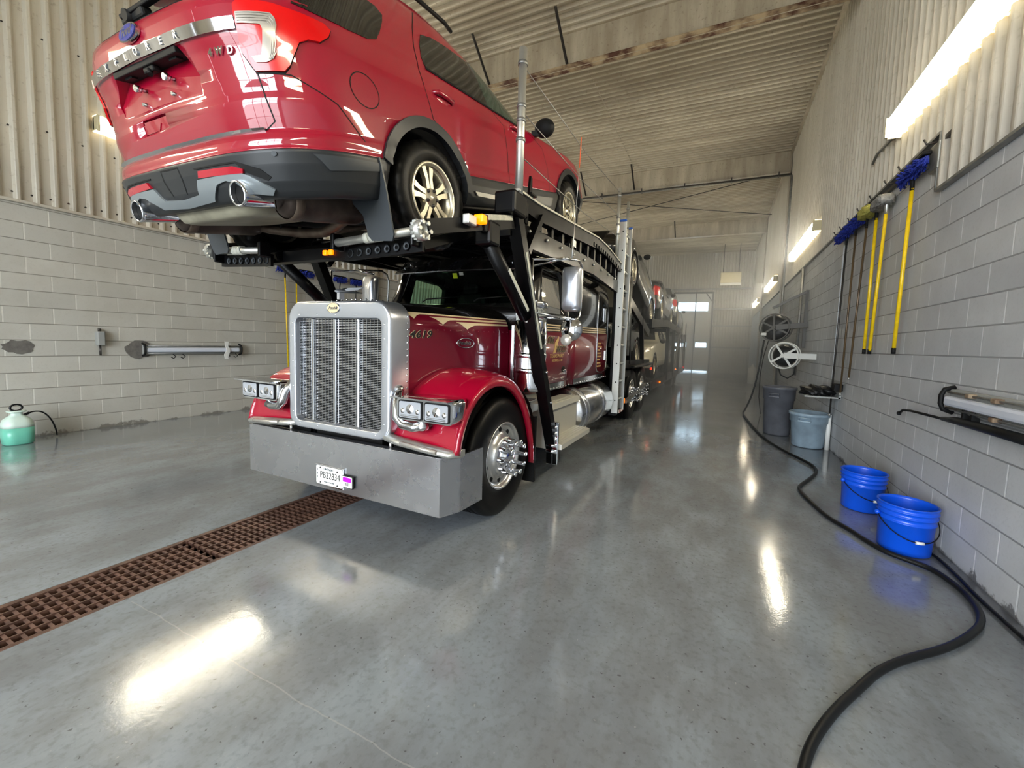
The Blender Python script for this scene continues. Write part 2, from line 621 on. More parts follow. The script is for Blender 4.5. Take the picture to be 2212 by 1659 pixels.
def block_material(name, base, dark, mortar, yoff, stain):
    m = bpy.data.materials.new(name)
    N, L = nodes_of(m)
    b = N['Principled BSDF']
    P = N.new('ShaderNodeTexCoord').outputs['Object']
    sep = N.new('ShaderNodeSeparateXYZ')
    L.new(P, sep.inputs[0])
    cmb = N.new('ShaderNodeCombineXYZ')
    L.new(math_node(N, L, 'ADD', sep.outputs[1], yoff), cmb.inputs[0])
    L.new(sep.outputs[2], cmb.inputs[1])
    br = N.new('ShaderNodeTexBrick')
    br.offset = 0.5
    br.inputs['Scale'].default_value = 1.0
    br.inputs['Brick Width'].default_value = 0.4064
    br.inputs['Row Height'].default_value = 0.2032
    br.inputs['Mortar Size'].default_value = 0.0075
    br.inputs['Mortar Smooth'].default_value = 0.25
    br.inputs['Bias'].default_value = 0.0
    br.inputs['Color1'].default_value = lin(base) + (1,)
    br.inputs['Color2'].default_value = lin(tuple(v * 0.95 for v in base)) + (1,)
    v_ = math_node(N, L, 'ABSOLUTE', math_node(N, L, 'SUBTRACT', math_node(N, L, 'FRACT', math_node(N, L, 'DIVIDE', sep.outputs[2], 0.2032)), 0.5))
    hm = math_node(N, L, 'GREATER_THAN', v_, 0.474)
    L.new(mixc(N, L, hm, lin(mortar), lin(tuple(v * 0.80 for v in dark))), br.inputs['Mortar'])  # upright joints have their highlight painted in, level joints a dark line
    L.new(cmb.outputs[0], br.inputs['Vector'])
    n1 = noise_node(N, L, P, 1.6, 6, 0.65)
    n2 = noise_node(N, L, P, 48, 4)
    st = noise_node(N, L, scaled(N, L, P, (1, 1, 0.18)), 2.2, 5)
    c = mixc(N, L, ramp(N, L, n1, [(0.38, 0.35), (0.6, 0.0)]), br.outputs['Color'], lin(dark))
    c = mixc(N, L, ramp(N, L, st, [(0.5, 0.0), (0.75, 0.3)]), c, lin(dark))
    c = mixc(N, L, ramp(N, L, n2, [(0.3, 0.25), (0.45, 0.0)]), c, lin(dark))
    # flaked, dirty foot of the wall
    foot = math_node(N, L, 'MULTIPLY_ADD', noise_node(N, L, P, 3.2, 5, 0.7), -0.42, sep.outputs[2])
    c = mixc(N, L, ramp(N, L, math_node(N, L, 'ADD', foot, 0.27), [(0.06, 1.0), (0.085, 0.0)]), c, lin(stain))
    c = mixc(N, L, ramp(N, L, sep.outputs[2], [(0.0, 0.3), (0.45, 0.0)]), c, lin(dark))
    L.new(c, b.inputs['Base Color'])
    b.inputs['Roughness'].default_value = 0.62
    bp = N.new('ShaderNodeBump')
    bp.inputs['Strength'].default_value = 0.55
    bp.inputs['Distance'].default_value = 0.006
    h = math_node(N, L, 'MULTIPLY_ADD', n2, 0.22, math_node(N, L, 'MULTIPLY', br.outputs['Fac'], -1.0))
    L.new(h, bp.inputs['Height'])
    L.new(bp.outputs['Normal'], b.inputs['Normal'])
    return m


def sheet_material(name, base, dark, amount, stretch, rib_shade=False):
    m = bpy.data.materials.new(name)
    N, L = nodes_of(m)
    b = N['Principled BSDF']
    P = N.new('ShaderNodeTexCoord').outputs['Object']
    n1 = noise_node(N, L, scaled(N, L, P, stretch), 1.4, 6, 0.65)
    n2 = noise_node(N, L, P, 0.35, 4, 0.6)
    n3 = noise_node(N, L, P, 20, 3)
    c = mixc(N, L, ramp(N, L, n1, [(0.5 - .16 * amount, 0.8 * amount), (0.66, 0.0)]), lin(base), lin(dark))
    c = mixc(N, L, ramp(N, L, n2, [(0.45, 0.0), (0.66, 0.75 * amount)]), c, lin(dark))
    c = mixc(N, L, ramp(N, L, n3, [(0.28, 0.5), (0.4, 0.0)]), c, lin(dark))
    if rib_shade:   # shade on both sides of every rib, put into the colour for contrast
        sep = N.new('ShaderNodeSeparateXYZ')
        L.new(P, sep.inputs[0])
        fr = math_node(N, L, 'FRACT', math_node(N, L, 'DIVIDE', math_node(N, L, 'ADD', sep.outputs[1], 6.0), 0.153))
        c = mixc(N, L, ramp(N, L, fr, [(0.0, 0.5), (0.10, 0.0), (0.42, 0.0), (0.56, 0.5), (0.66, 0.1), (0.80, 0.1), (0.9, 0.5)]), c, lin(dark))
    L.new(c, b.inputs['Base Color'])
    b.inputs['Roughness'].default_value = 0.45
    return m


M['floor'] = floor_material()
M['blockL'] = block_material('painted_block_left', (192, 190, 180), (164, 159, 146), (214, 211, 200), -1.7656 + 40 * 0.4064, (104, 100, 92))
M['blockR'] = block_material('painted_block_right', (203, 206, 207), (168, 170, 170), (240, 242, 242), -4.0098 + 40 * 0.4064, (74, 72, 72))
M['cladL'] = sheet_material('cream_cladding', (204, 199, 184), (150, 138, 122), 0.5, (1, 1.5, 0.12))
M['cladR'] = sheet_material('grey_cladding', (196, 192, 180), (150, 142, 126), 0.4, (1, 1.5, 0.12))
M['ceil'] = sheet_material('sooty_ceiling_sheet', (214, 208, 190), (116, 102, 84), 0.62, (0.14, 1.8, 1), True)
M['beam'] = sheet_material('painted_steel_beam', (192, 184, 166), (108, 92, 74), 0.6, (2.2, 1, 0.3))


def corrugated(axis_run, a0, a1, b0, b1, place, pitch=0.153, depth=0.04):
    """trapezoid sheet: profile along a, extruded along b; place(a, b, h) gives the point"""
    prof = []
    n = int((a1 - a0) / pitch) + 1
    for i in range(n):
        s = a0 + i * pitch
        for f, h in ((0.0, 0), (0.50, 0), (0.62, .85), (0.67, 1), (0.81, 1), (0.86, .85)):
            if s + f * pitch < a1:
                prof.append((s + f * pitch, h * depth))
    mb = MB()
    vs = [place(a, b0, h) for a, h in prof] + [place(a, b1, h) for a, h in prof]
    k = len(prof)
    mb.add(vs, [(i, i + 1, k + i + 1, k + i) for i in range(k - 1)], False)
    return mb


# floor with a drain trench running along the bay
TX0, TX1 = -3.215, -2.745
mb = MB()
for x0, x1 in ((XL - .2, TX0), (TX1, XR + .2)):
    mb.box(((x0 + x1) / 2, (Y0 + Y1) / 2, -0.2), (x1 - x0, Y1 - Y0, 0.4))
mb.box(((TX0 + TX1) / 2, (4.4 + Y1) / 2, -0.2), (TX1 - TX0, Y1 - 4.4, 0.4))
floor = struct('floor', mb, M['floor'])
mb = MB()
mb.box(((TX0 + TX1) / 2, (Y0 + 4.4) / 2, -0.36), (TX1 - TX0, 4.4 - Y0, 0.02))
for x in (TX0 + .006, TX1 - .006):
    mb.box((x, (Y0 + 4.4) / 2, -0.18), (0.012, 4.4 - Y0, 0.35))
mb.build('drain_trench', M['pit'], floor)
mb = MB()
for x in (TX0 + .012, TX1 - .012):
    mb.box((x, (Y0 + 4.4) / 2, -0.012), (0.024, 4.4 - Y0, 0.02))
mb.build('trench_edge', M['grate'], floor)

# grating panels
for k, y in enumerate((-0.42, 0.5, 1.42, 2.34)):
    mb = MB()
    n = 22
    x0, x1 = TX0 + 0.03, TX1 - 0.03
    for i in range(n):
        yy = y + 0.02 + i * (0.9 - 0.04) / (n - 1)
        mb.box(((x0 + x1) / 2, yy, -0.024), (x1 - x0, 0.013, 0.032), Euler((0.25, 0, 0)))
    for i in range(7):
        xx = x0 + i * (x1 - x0) / 6
        mb.box((xx, y + 0.45, -0.017), (0.009, 0.9, 0.03))
    o = mb.build('floor_grate', M['grate'])
    tag(o, ('rusty drain grating nearest the photo edge, mostly out of view', 'rusty brown drain grating in the floor, lower left, before the gap in the row',
            'rusty brown drain grating leading up to the truck bumper, past the gap', 'rusty drain grating lying under the truck bumper')[k], 'grate', 'drain gratings in the floor trench')

# left wall
mb = MB()
mb.box((XL - .1, (Y0 + Y1) / 2, 1.435), (0.2, Y1 - Y0, 2.87))
wl = struct('wall_left', mb, M['blockL'])
cl = corrugated('y', Y0, Y1, 2.90, ZC + .1, lambda a, b, h: (XL + .0 + h, a + 0.02, b))
cl.build('cladding', M['cladL'], wl)
mb = MB()
mb.box((XL + .02, (Y0 + Y1) / 2, 2.885), (0.07, Y1 - Y0, 0.035), bev=.006)
mb.build('sill_flashing', M['cladL'], wl)
mb = MB()
mb.box((XL - .1, (Y0 + Y1) / 2, (2.87 + ZC + .1) / 2), (0.16, Y1 - Y0, ZC + .1 - 2.87))
mb.build('wall_backing', M['cladL'], wl)
mb = MB()
random.seed(3)
y = Y0 + 0.09
i = 0
while y < 8:
    for z in (2.99, 3.75 + (i % 3) * .03, 4.9):
        if z == 2.99 or i % 2:
            mb.cyl((XL + .001, y, z), (XL + .008, y, z), .011, n=8)
    y += 0.153
    i += 1
mb.build('cladding_screws', M['darkpole'], wl)
pm = MB()
pts = []
for k in range(22):
    a = 2 * PI * k / 22
    rr = 1 + random.uniform(-.16, .16)
    pts.append((1.875 + .125 * rr * math.cos(a), 1.135 + .085 * rr * math.sin(a)))
pm.prism(pts, (XL, 0, 0), (0, 1, 0), (0, 0, 1), (.006, 0, 0))
pm.build('mortar_patch', M['patch'], wl)
# right wall
mb = MB()
mb.box((XR + .1, (Y0 + 4.4) / 2, 1.41), (0.2, 4.4 - Y0, 2.82))
mb.box((XR + .1, (4.4 + Y1) / 2, 1.62), (0.2, Y1 - 4.4, 3.24))
wr = struct('wall_right', mb, M['blockR'])
cr = corrugated('y', Y0, 4.38, 2.77, ZC + .1, lambda a, b, h: (XR - .005 - h, a, b))
cr2 = corrugated('y', 4.38, Y1, 3.23, ZC + .1, lambda a, b, h: (XR - .005 - h, a, b))
cr.merge(cr2.bm)
cr.build('cladding', M['cladR'], wr)
mb = MB()
mb.box((XR - .012, (Y0 + 4.4) / 2, 2.765), (0.075, 4.4 - Y0, 0.022))
mb.box((XR - .012, (4.4 + Y1) / 2, 3.225), (0.075, Y1 - 4.4, 0.022))
mb.box((XR - .012, 4.4, 3.0), (0.075, 0.014, 0.46))
mb.build('sill_flashing', M['galv'], wr)
mb = MB()
mb.box((XR + .08, (Y0 + 4.4) / 2, (2.82 + ZC + .1) / 2), (0.14, 4.4 - Y0, ZC + .1 - 2.82))
mb.box((XR + .08, (4.4 + Y1) / 2, (3.24 + ZC + .1) / 2), (0.14, Y1 - 4.4, ZC + .1 - 3.24))
mb.build('wall_backing', M['cladR'], wr)
mb = MB()
y = 2.1
i = 0
while y < 12:
    zz = 2.9 if y < 4.38 else 3.34
    for z in (zz, 4.6):
        if z == zz or i % 2:
            mb.cyl((XR - .006, y, z), (XR - .02, y, z), .011, n=8)
    y += 0.153
    i += 1
mb.build('cladding_screws', M['darkpole'], wr)

# ceiling, roof beams and bracing
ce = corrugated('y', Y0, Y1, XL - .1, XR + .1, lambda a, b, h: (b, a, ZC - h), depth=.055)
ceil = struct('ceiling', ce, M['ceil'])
mb = MB()
mb.box(((XL + XR) / 2, (Y0 + Y1) / 2, ZC + .12), (XR - XL + .4, Y1 - Y0, 0.2))
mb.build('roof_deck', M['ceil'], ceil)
mb = MB()
mb.box((-2.82, (7.3 + 13.4) / 2, ZC - .040), (0.012, 6.1, 0.006))
mb.build('sheet_seam', M['beam'], ceil)
for x in (XR - .05, XL + .05):
    mb = MB()
    mb.box((x, (Y0 + Y1) / 2, ZC - .06), (0.1, Y1 - Y0, 0.09))
    mb.build('eave_flashing', M['beam'], ceil)
for k, y in enumerate((0.9, 7.2, 13.5, 19.8)):
    mb = MB()
    L_ = XR - XL
    mb.box((-3.13, y, 6.72), (L_, 0.014, 0.62))
    mb.box((-3.13, y, 7.02), (L_, 0.18, 0.016))
    bm_ = mb.build('roof_beam', M['beam'], ceil)
    mb = MB()
    mb.box((-3.13, y, 6.42), (L_, 0.2, 0.018))
    mb.build('bottom_flange', M['rust'] if k == 1 else M['beam'], bm_)
    for xx in ((-2.86, -4.5) if k < 3 else (-2.2, -4.4)):
        mb = MB()
        mb.beam((xx, y - .68, 7.02), (xx, y - .02, 6.46), 0.05, 0.006)
        mb.beam((xx, y - .68, 7.02), (xx, y - .02, 6.46), 0.006, 0.05)
        mb.build('flange_brace', M['darkpole'], bm_)
    if k:
        for x, s in ((XL + .09, 1), (XR - .05, -1)):
            if s < 0 and k == 1:
                continue
            mb = MB()
            mb.box((x, y, 3.52), (0.16 if s > 0 else .06, 0.012, 7.0))
            mb.box((x + s * .08 - (0 if s > 0 else -.05), y, 3.52), (0.012, 0.3, 7.0))
            mb.build('column', M['beam'], bm_)
mb = MB()
mb.tube([(XL + .1, 13.38, 6.33), (XR - .05, 13.38, 6.33)], .035, 10)
for x in (-5.2, -3.9, -2.6, -1.3, 0.0, 1.2):
    mb.box((x, 13.38, 6.36), (.03, .1, .14))
o = mb.build('pipe', M['darkpole'])
tag(o, 'dark conduit pipe clamped under the second roof beam', 'pipe')
mb = MB()
mb.tube([(XL + .1, 13.15, 6.22), (XR - .05, 13.15, 6.22)], .014, 8)
o = mb.build('pipe', M['galv'])
tag(o, 'thin pale pipe beside the dark conduit under the second beam', 'pipe')
for p, q, lb in (((-6.54, 17.74, 6.75), (0.8, 14.5, 6.75), 'dark bracing rod rising to the right across the ceiling'),
                 ((-5.14, 14.56, 6.7), (1.5, 18.3, 6.7), 'dark bracing rod sloping down to the right wall')):
    mb = MB()
    mb.tube([p, q], .013, 8)
    o = mb.build('brace_rod', M['matt'])
    tag(o, lb, 'rod', 'crossed ceiling bracing rods')

# far wall with the overhead door
fw = corrugated('x', XL, -4.25, 0, ZC + .1, lambda a, b, h: (a, Y1 - h, b))
for f2 in (corrugated('x', -0.53, XR, 0, ZC + .1, lambda a, b, h: (a, Y1 - h, b)),
           corrugated('x', -4.25, -0.53, 4.72, ZC + .1, lambda a, b, h: (a, Y1 - h, b))):
    fw.merge(f2.bm)
wf = struct('wall_far', fw, M['cladR'])
mb = MB()
mb.box(((XL + XR) / 2, Y1 + .2, 3.6), (XR - XL + .4, 0.12, 7.3))
mb.build('wall_backing', M['cladR'], wf)
mb = MB()
for z in (1.5, 2.75, 3.75):
    mb.box(((-0.5 + XR) / 2, Y1 - .05, z), (XR + .5, 0.06, 0.09))
mb.box((-2.9, Y1 - .09, 4.9), (8.6, 0.1, 0.08))
mb.build('wall_girt', M['galv'], wf)
dr = bpy.data.objects.new('door_1', None)
COL.objects.link(dr)
dr.location = (-2.4, Y1, 0)
dr['kind'] = 'structure'
WM[dr.name] = Matrix.Translation((-2.4, Y1, 0))
mb = MB()
for i in range(8):
    z = 0.06 + i * 0.58
    mb.box((-2.4, Y1 + .02, z + .285), (3.62, 0.05, 0.572), bev=.006)
mb.build('door_panel', M['white'], dr)
mb = MB()
for x in (-4.24, -0.55):
    mb.box((x, Y1 - .05, 2.36), (0.09, 0.1, 4.72))
mb.box((-2.4, Y1 - .05, 4.70), (3.78, 0.1, 0.09))
mb.box((-1.48, Y1 - .08, 2.36), (0.05, 0.06, 4.72))
mb.beam((-0.6, Y1 - .08, 4.2), (-0.95, Y1 - .08, 4.7), .05, .05)
mb.build('door_frame', M['darkpole'], dr)
M['daypane'] = mat('daylit_window_pane', (200, 228, 255), 0.2, emit=(190, 226, 255), estr=5.0)
for i, (x0, x1, z0, z1) in enumerate(((-1.44, -0.80, 3.64, 4.12), (-3.2, -1.52, 3.64, 4.12), (-1.37, -0.77, 1.48, 1.75), (-2.6, -1.9, 1.48, 1.75))):
    mb = MB()
    mb.box(((x0 + x1) / 2, Y1 - .012, (z0 + z1) / 2), (x1 - x0, 0.02, z1 - z0), bev=.004)
    mb.build('window_pane', M['daypane'], dr)
mb = MB()
mb.box((-1.9, Y1 - .03, 0.035), (2.5, 0.03, 0.03))
mb.build('daylight_gap', M['daypane'], dr)

# wall behind the camera with its open doorway, ground outside
mb = MB()
for x0, x1, z0, z1 in ((XL, -5.2, 0, ZC), (0.9, XR, 0, ZC), (-5.2, 0.9, 4.6, ZC)):
    mb.box(((x0 + x1) / 2, Y0 - .1, (z0 + z1) / 2), (x1 - x0, 0.2, z1 - z0))
wn = struct('wall_front', mb, M['cladL'])
mb = MB()
mb.box((-2.15, Y0 - .1, 3.75), (6.1, 0.06, 0.10))
mb.box((-2.15, Y0 - .1, 2.55), (6.1, 0.06, 0.10))
mb.box((-2.15, Y0 - .1, 1.35), (6.1, 0.06, 0.10))
for x in (-3.6, -2.15, -0.7):
    mb.box((x, Y0 - .1, 2.3), (0.08, 0.06, 4.6))
mb.build('glazed_door_frame', M['white'], wn)
mb = MB()
mb.box((-3, Y0 - 15.2, -0.3), (60, 30, 0.2))
struct('floor_outside', mb, mat('outside_paving', (150, 150, 146), 0.8))
# ------------------------------------------------------------------ red SUV on the head ramp (local metres: x right, y forward, z up)
def interp(tab, z):
    for i in range(len(tab) - 1):
        if tab[i][0] <= z <= tab[i + 1][0]:
            a, b = tab[i], tab[i + 1]
            t = (z - a[0]) / max(1e-9, b[0] - a[0])
            return [a[k] + (b[k] - a[k]) * t for k in range(len(a))]
    return list(tab[-1])


def plan_ring(z, w, yr, yf, nr=5.5, bow=.07, nf=3.6, lf=.9, nq=18):
    """outline of the car body at height z, seen from above"""
    pts = []
    for i in range(-nq, nq + 1):
        a = rad(90 * i / nq)
        s, c = math.sin(a), math.cos(a)
        x = math.copysign(abs(s) ** (2 / nr), s)
        y = -(-yr) * abs(c) ** (2 / nr)
        pts.append(Vector((w * x, y + bow * x * x * min(1, abs(c) * 1.6), z)))
    ym = max(0.0, yf - lf)
    k = 12
    side = [Vector((w, ym * j / k, z)) for j in range(1, k)]
    pts += side
    for i in range(nq, -nq - 1, -1):
        a = rad(90 * i / nq)
        s, c = math.sin(a), math.cos(a)
        x = math.copysign(abs(s) ** (2 / nf), s)
        pts.append(Vector((w * x, ym + (yf - ym) * abs(c) ** (2 / nf), z)))
    pts += [Vector((-v.x, v.y, v.z)) for v in reversed(side)]
    return pts


SUV_T = [  # z, half width, rear y, front y
    (.34, .925, -1.055, 3.80), (.37, .945, -1.08, 3.84), (.42, .965, -1.105, 3.88), (.50, .985, -1.12, 3.92), (.565, .99, -1.125, 3.93),
    (.575, .982, -1.118, 3.93), (.62, .985, -1.112, 3.92), (.645, .984, -1.10, 3.9), (.665, .98, -1.072, 3.89), (.72, .982, -1.078, 3.87), (.80, .985, -1.082, 3.84),
    (.835, .984, -1.075, 3.82), (.90, .982, -1.07, 3.78), (.97, .978, -1.072, 3.68), (1.03, .972, -1.075, 3.42), (1.07, .965, -1.085, 3.0), (1.11, .953, -1.092, 2.5),
    (1.15, .94, -1.092, 2.1), (1.20, .923, -1.09, 1.95), (1.25, .91, -1.078, 1.86), (1.28, .90, -1.03, 1.80), (1.36, .876, -.925, 1.66), (1.45, .846, -.85, 1.49), (1.54, .812, -.78, 1.30),
    (1.62, .776, -.715, 1.1), (1.68, .74, -.665, .95), (1.72, .69, -.60, .78), (1.75, .60, -.50, .58), (1.77, .45, -.34, .34), (1.778, .2, -.12, .1)]


def suv_body(z0, z1, n, tab=SUV_T):
    mb = MB()
    zs = sorted(set([t[0] for t in tab if z0 <= t[0] <= z1] + [z0 + (z1 - z0) * i / n for i in range(n + 1)]))
    rings = [plan_ring(*interp(tab, z)) for z in zs]
    mb.loft(rings, True)
    return mb


def side_ray(y, z, s=1):
    return (2.5 * s, y, z), (-s, 0, 0)


def rear_ray(x, z):
    return (x, -3.0, z), (0, 1, 0)


def polar_ray(a, z, s=1):
    """a = angle in radians round the tail, 0 straight behind, positive to the right"""
    d = Vector((s * math.sin(a), -math.cos(a), 0))
    return Vector((0, -.2, z)) + d * 3, -d
def letters(mb, bvh, txt, proj, pos, size, off=.004, ext=.003, shear=0.0, upv=Vector((0, 0, 1)), offset=0.0, sx=1.0):
    """single letters stood on a curved surface; pos = list of (u, v) per letter"""
    for ch, p in zip(txt, pos):
        if ch == ' ':
            continue
        o, d = proj(*p)
        h = bvh.ray_cast(Vector(o), Vector(d).normalized())
        if h[0] is None:
            continue
        n = h[1] if h[1].dot(Vector(d)) < 0 else -h[1]
        u = upv.cross(n).normalized()
        mb.merge(text_bm(ch, size, ext, offset, shear, 1.0, sx), axes(h[0] + n * off, u, n.cross(u)), smooth=False)


def car_wheel(par, c, s, r=.376, w=.235, rim=.232, detail=True, rimmat='alloy', spin=0.0):
    """wheel whose outer face looks along x * s"""
    root = bpy.data.objects.new('wheel', None)
    COL.objects.link(root)
    root.parent = par
    root.empty_display_size = .1
    if par.name in WM:
        WM[root.name] = WM[par.name]
    c = Vector(c)
    X = Vector((s, 0, 0))
    n = 112 if detail else 32
    h = w / 2
    prof = [(rim - .012, -h + .02, 0), (rim + .02, -h - .002, 0), (rim + .06, -h - .010, 0), (r - .05, -h - .006, 0), (r - .02, -h + .004, 1), (r - .003, -h + .028, 1),
            (r, -h + .06, 2), (r, -.03, 2), (r - .011, -.022, 0), (r - .011, .022, 0), (r, .03, 3), (r, h - .06, 3), (r - .003, h - .028, 1), (r - .02, h - .004, 1),
            (r - .05, h + .006, 0), (r - .075, h + .013, 0), (rim + .05, h + .010, 0), (rim + .02, h + .002, 0), (rim - .012, h - .02, 0)]
    rings = []
    for q in prof:
        ring = []
        for i in range(n):
            a = 2 * PI * i / n
            rr = q[0]
            if detail and q[2]:
                if (i + (2 if q[2] == 3 else 0)) % 4 == 0:
                    rr -= .012
            ring.append(c + X * q[1] + Vector((0, math.cos(a), math.sin(a))) * rr)
        rings.append(ring)
    mb = MB()
    mb.loft(rings, False, False, True)
    mb.build('tyre', M['rubber'], root)
    mb = MB()
    mb.lathe([(rim - .004, -h + .02), (rim - .03, -h + .05), (rim - .035, h - .05), (rim - .014, h - .028), (rim + .004, h - .012), (rim + .008, h - .002), (rim - .002, h + .004), (rim - .016, h - .004), (rim - .022, h - .02)], c, X, 48 if detail else 24)
    face = h - .035
    for k in range(5):
        a0 = rad(90 + 72 * k) + spin
        for sg in (1, -1):
            pl = [(.045, 2), (rim * .55, 3.2), (rim - .014, 5.5), (rim - .014, 17.5), (rim * .55, 17), (.08, 29), (.05, 34)]
            poly = [(math.cos(a0 + sg * rad(q[1])) * q[0], math.sin(a0 + sg * rad(q[1])) * q[0]) for q in pl]
            mb.prism(poly, c + X * (face - .03), (0, 1, 0), (0, 0, 1), X * .034)
    mb.lathe([(.075, face - .05), (.075, face - .004), (.066, face + .004), (.04, face + .006), (.036, face + .014), (0.001, face + .018)], c, X, 24)
    mb.build('rim', M[rimmat], root)
    mb = MB()
    mb.cyl(c + X * (-h + .04), c + X * (-h + .06), rim - .03, n=32)
    mb.cyl(c + X * (-h + .06), c + X * (face - .06), .15, n=24)
    mb.build('brake_disc', M['darkunder'], root)
    if detail:
        for k in range(5):
            mb = MB()
            a = rad(90 + 72 * k + 36) + spin
            q = c + Vector((0, math.cos(a), math.sin(a))) * .055
            mb.cyl(q + X * (face - .01), q + X * (face + .012), .0135, n=6)
            mb.sphere(q + X * (face + .012), .0125, 8)
            mb.build('lug_nut', M['darkpole'], root)
    return root


SM = Matrix(((1.0, 0, 0, 0),) * 4)
a_, e_, r_ = rad(-.0267), rad(15.1021), rad(-.5846)
d_ = Vector((-math.sin(a_) * math.cos(e_), math.cos(a_) * math.cos(e_), math.sin(e_)))
x_ = Vector((math.cos(a_), math.sin(a_), 0))
u_ = x_.cross(d_)
xr_ = x_ * math.cos(r_) + u_ * math.sin(r_)
ur_ = -x_ * math.sin(r_) + u_ * math.cos(r_)
SUV_ROT = Matrix((xr_, d_, ur_)).transposed()
SUV_S = .88421
suv = thing('suv', 'glossy red SUV seen from behind, tilted nose-up on the ramp over the truck bonnet', 'car', (-2.59656, 2.21664, 2.00376), local=True)
suv.rotation_mode = 'QUATERNION'
suv.rotation_quaternion = SUV_ROT.to_quaternion()
suv.scale = (SUV_S,) * 3


def wells(y=(0, 2.866), r=.445):
    c = MB()
    for yy in y:
        for s in (1, -1):
            c.cyl((s * .66, yy, .376), (s * 1.3, yy, .376), r, n=56)
    return c


up = suv_body(.568, 1.778, 46)
cut = wells()
lp = [(-.335, 1.083), (.335, 1.083), (.43, .945), (.40, .875), (-.40, .875), (-.43, .945)]
vs = [Vector((x, -1.4, z)) for x, z in lp] + [Vector((x * .97, -1.0 if z > 1.0 else (-1.045 if z > .9 else -1.06), z)) for x, z in lp]
cut.add(vs, [(0, 1, 2, 3, 4, 5), (11, 10, 9, 8, 7, 6)] + [(i, (i + 1) % 6, 6 + (i + 1) % 6, 6 + i) for i in range(6)])
cut.prism([(-.21, .835), (.045, .835), (.055, .765), (-.205, .755)], (0, -1.4, 0), (1, 0, 0), (0, 0, 1), (0, .36, 0))
plain = suv_body(.34, 1.778, 60).fixn()
BV = plain.bvh()
up = bool_cut(up, cut)
for f in up.bm.faces:
    far = Vector((0, 0, 0))
    ce_ = f.calc_center_median()
    if f.material_index == 1 and ce_.y < -.95:
        f.material_index = 0
        f.smooth = False
body = up.build('body', [M['red'], M['matt']], suv)
lowm = suv_body(.34, .567, 14)
cut = wells()
low = bool_cut(lowm, cut)
low = bool_cut(low, MB().prism([(-.62, -1.0), (.62, -1.0), (.84, -.70), (.84, 3.55), (-.84, 3.55), (-.84, -.70)], (0, 0, -.1), (1, 0, 0), (0, 1, 0), (0, 0, .58)))
low.build('bumper_cladding', [M['plastic'], M['matt']], suv)
mb = MB()
mb.box((0, 1.3, .40), (1.5, 4.5, .02))
mb.box((0, 1.6, .36), (.5, 3.2, .08))
mb.build('underbody', M['darkunder'], suv)

# glass
qw = [(-.80, 1.235), (-.70, 1.222), (-.50, 1.216), (-.36, 1.222), (-.275, 1.25), (-.215, 1.31), (-.15, 1.39), (-.12, 1.44), (-.16, 1.475), (-.30, 1.487), (-.62, 1.475), (-.70, 1.40)]
rw = [(.265, 1.472), (.20, 1.385), (.165, 1.30), (.166, 1.245), (.21, 1.227), (.56, 1.205), (.875, 1.172), (.80, 1.491), (.58, 1.505), (.40, 1.50)]
fw_ = [(.985, 1.167), (1.215, 1.14), (1.60, 1.118), (1.50, 1.21), (1.32, 1.36), (1.14, 1.475), (.92, 1.495)]
for nm, poly, mt in (('quarter_window', qw, 'glassdark'), ('rear_door_window', rw, 'glassdark'), ('front_door_window', fw_, 'glassgreen')):
    for s in (1, -1):
        mb = MB()
        decal(mb, BV, poly, lambda u, v, s=s: side_ray(u, v, s), .004, .06)
        mb.build(nm, M[mt], suv)
for s in (1, -1):
    mb = MB()
    decal(mb, BV, [(.875, 1.172), (.985, 1.167), (.92, 1.495), (.80, 1.491)], lambda u, v: side_ray(u, v, s), .0035, .06)
    mb.build('door_pillar', M['glassdark'], suv)
    mb = MB()
    decal(mb, BV, ribbon([(.17, 1.228), (.56, 1.20), (.985, 1.162), (1.6, 1.112)], .014), lambda u, v: side_ray(u, v, s), .007, .06)
    mb.build('window_moulding', M['matt'], suv)
mb = MB()
decal(mb, BV, [(-.62, 1.255), (.62, 1.255), (.66, 1.30), (.60, 1.60), (-.60, 1.60), (-.66, 1.30)], rear_ray, .004, .08)
mb.build('rear_window', M['glassdark'], suv)
mb = MB()
mb.box((0.0, -1.045, 1.29), (.22, .05, .05), bev=.012)
mb.beam((-.08, -1.07, 1.295), (.30, -1.035, 1.335), .035, .02, bev=.005)
mb.cyl((-.02, -1.09, 1.29), (-.02, -1.03, 1.29), .028, n=12)
mb.build('rear_wiper', M['matt'], suv)
mb = MB()
mb.box((0, -.74, 1.735), (1.25, .32, .05), Euler((rad(8), 0, 0)), bev=.015)
mb.build('roof_spoiler', M['red'], suv)
for s in (1, -1):
    mb = MB()
    mb.tube([(s * .70, -.45, 1.735), (s * .715, -.35, 1.765), (s * .715, .4, 1.785), (s * .70, .8, 1.765), (s * .69, .9, 1.74)], .016, 8)
    mb.build('roof_rail', M['matt'], suv)

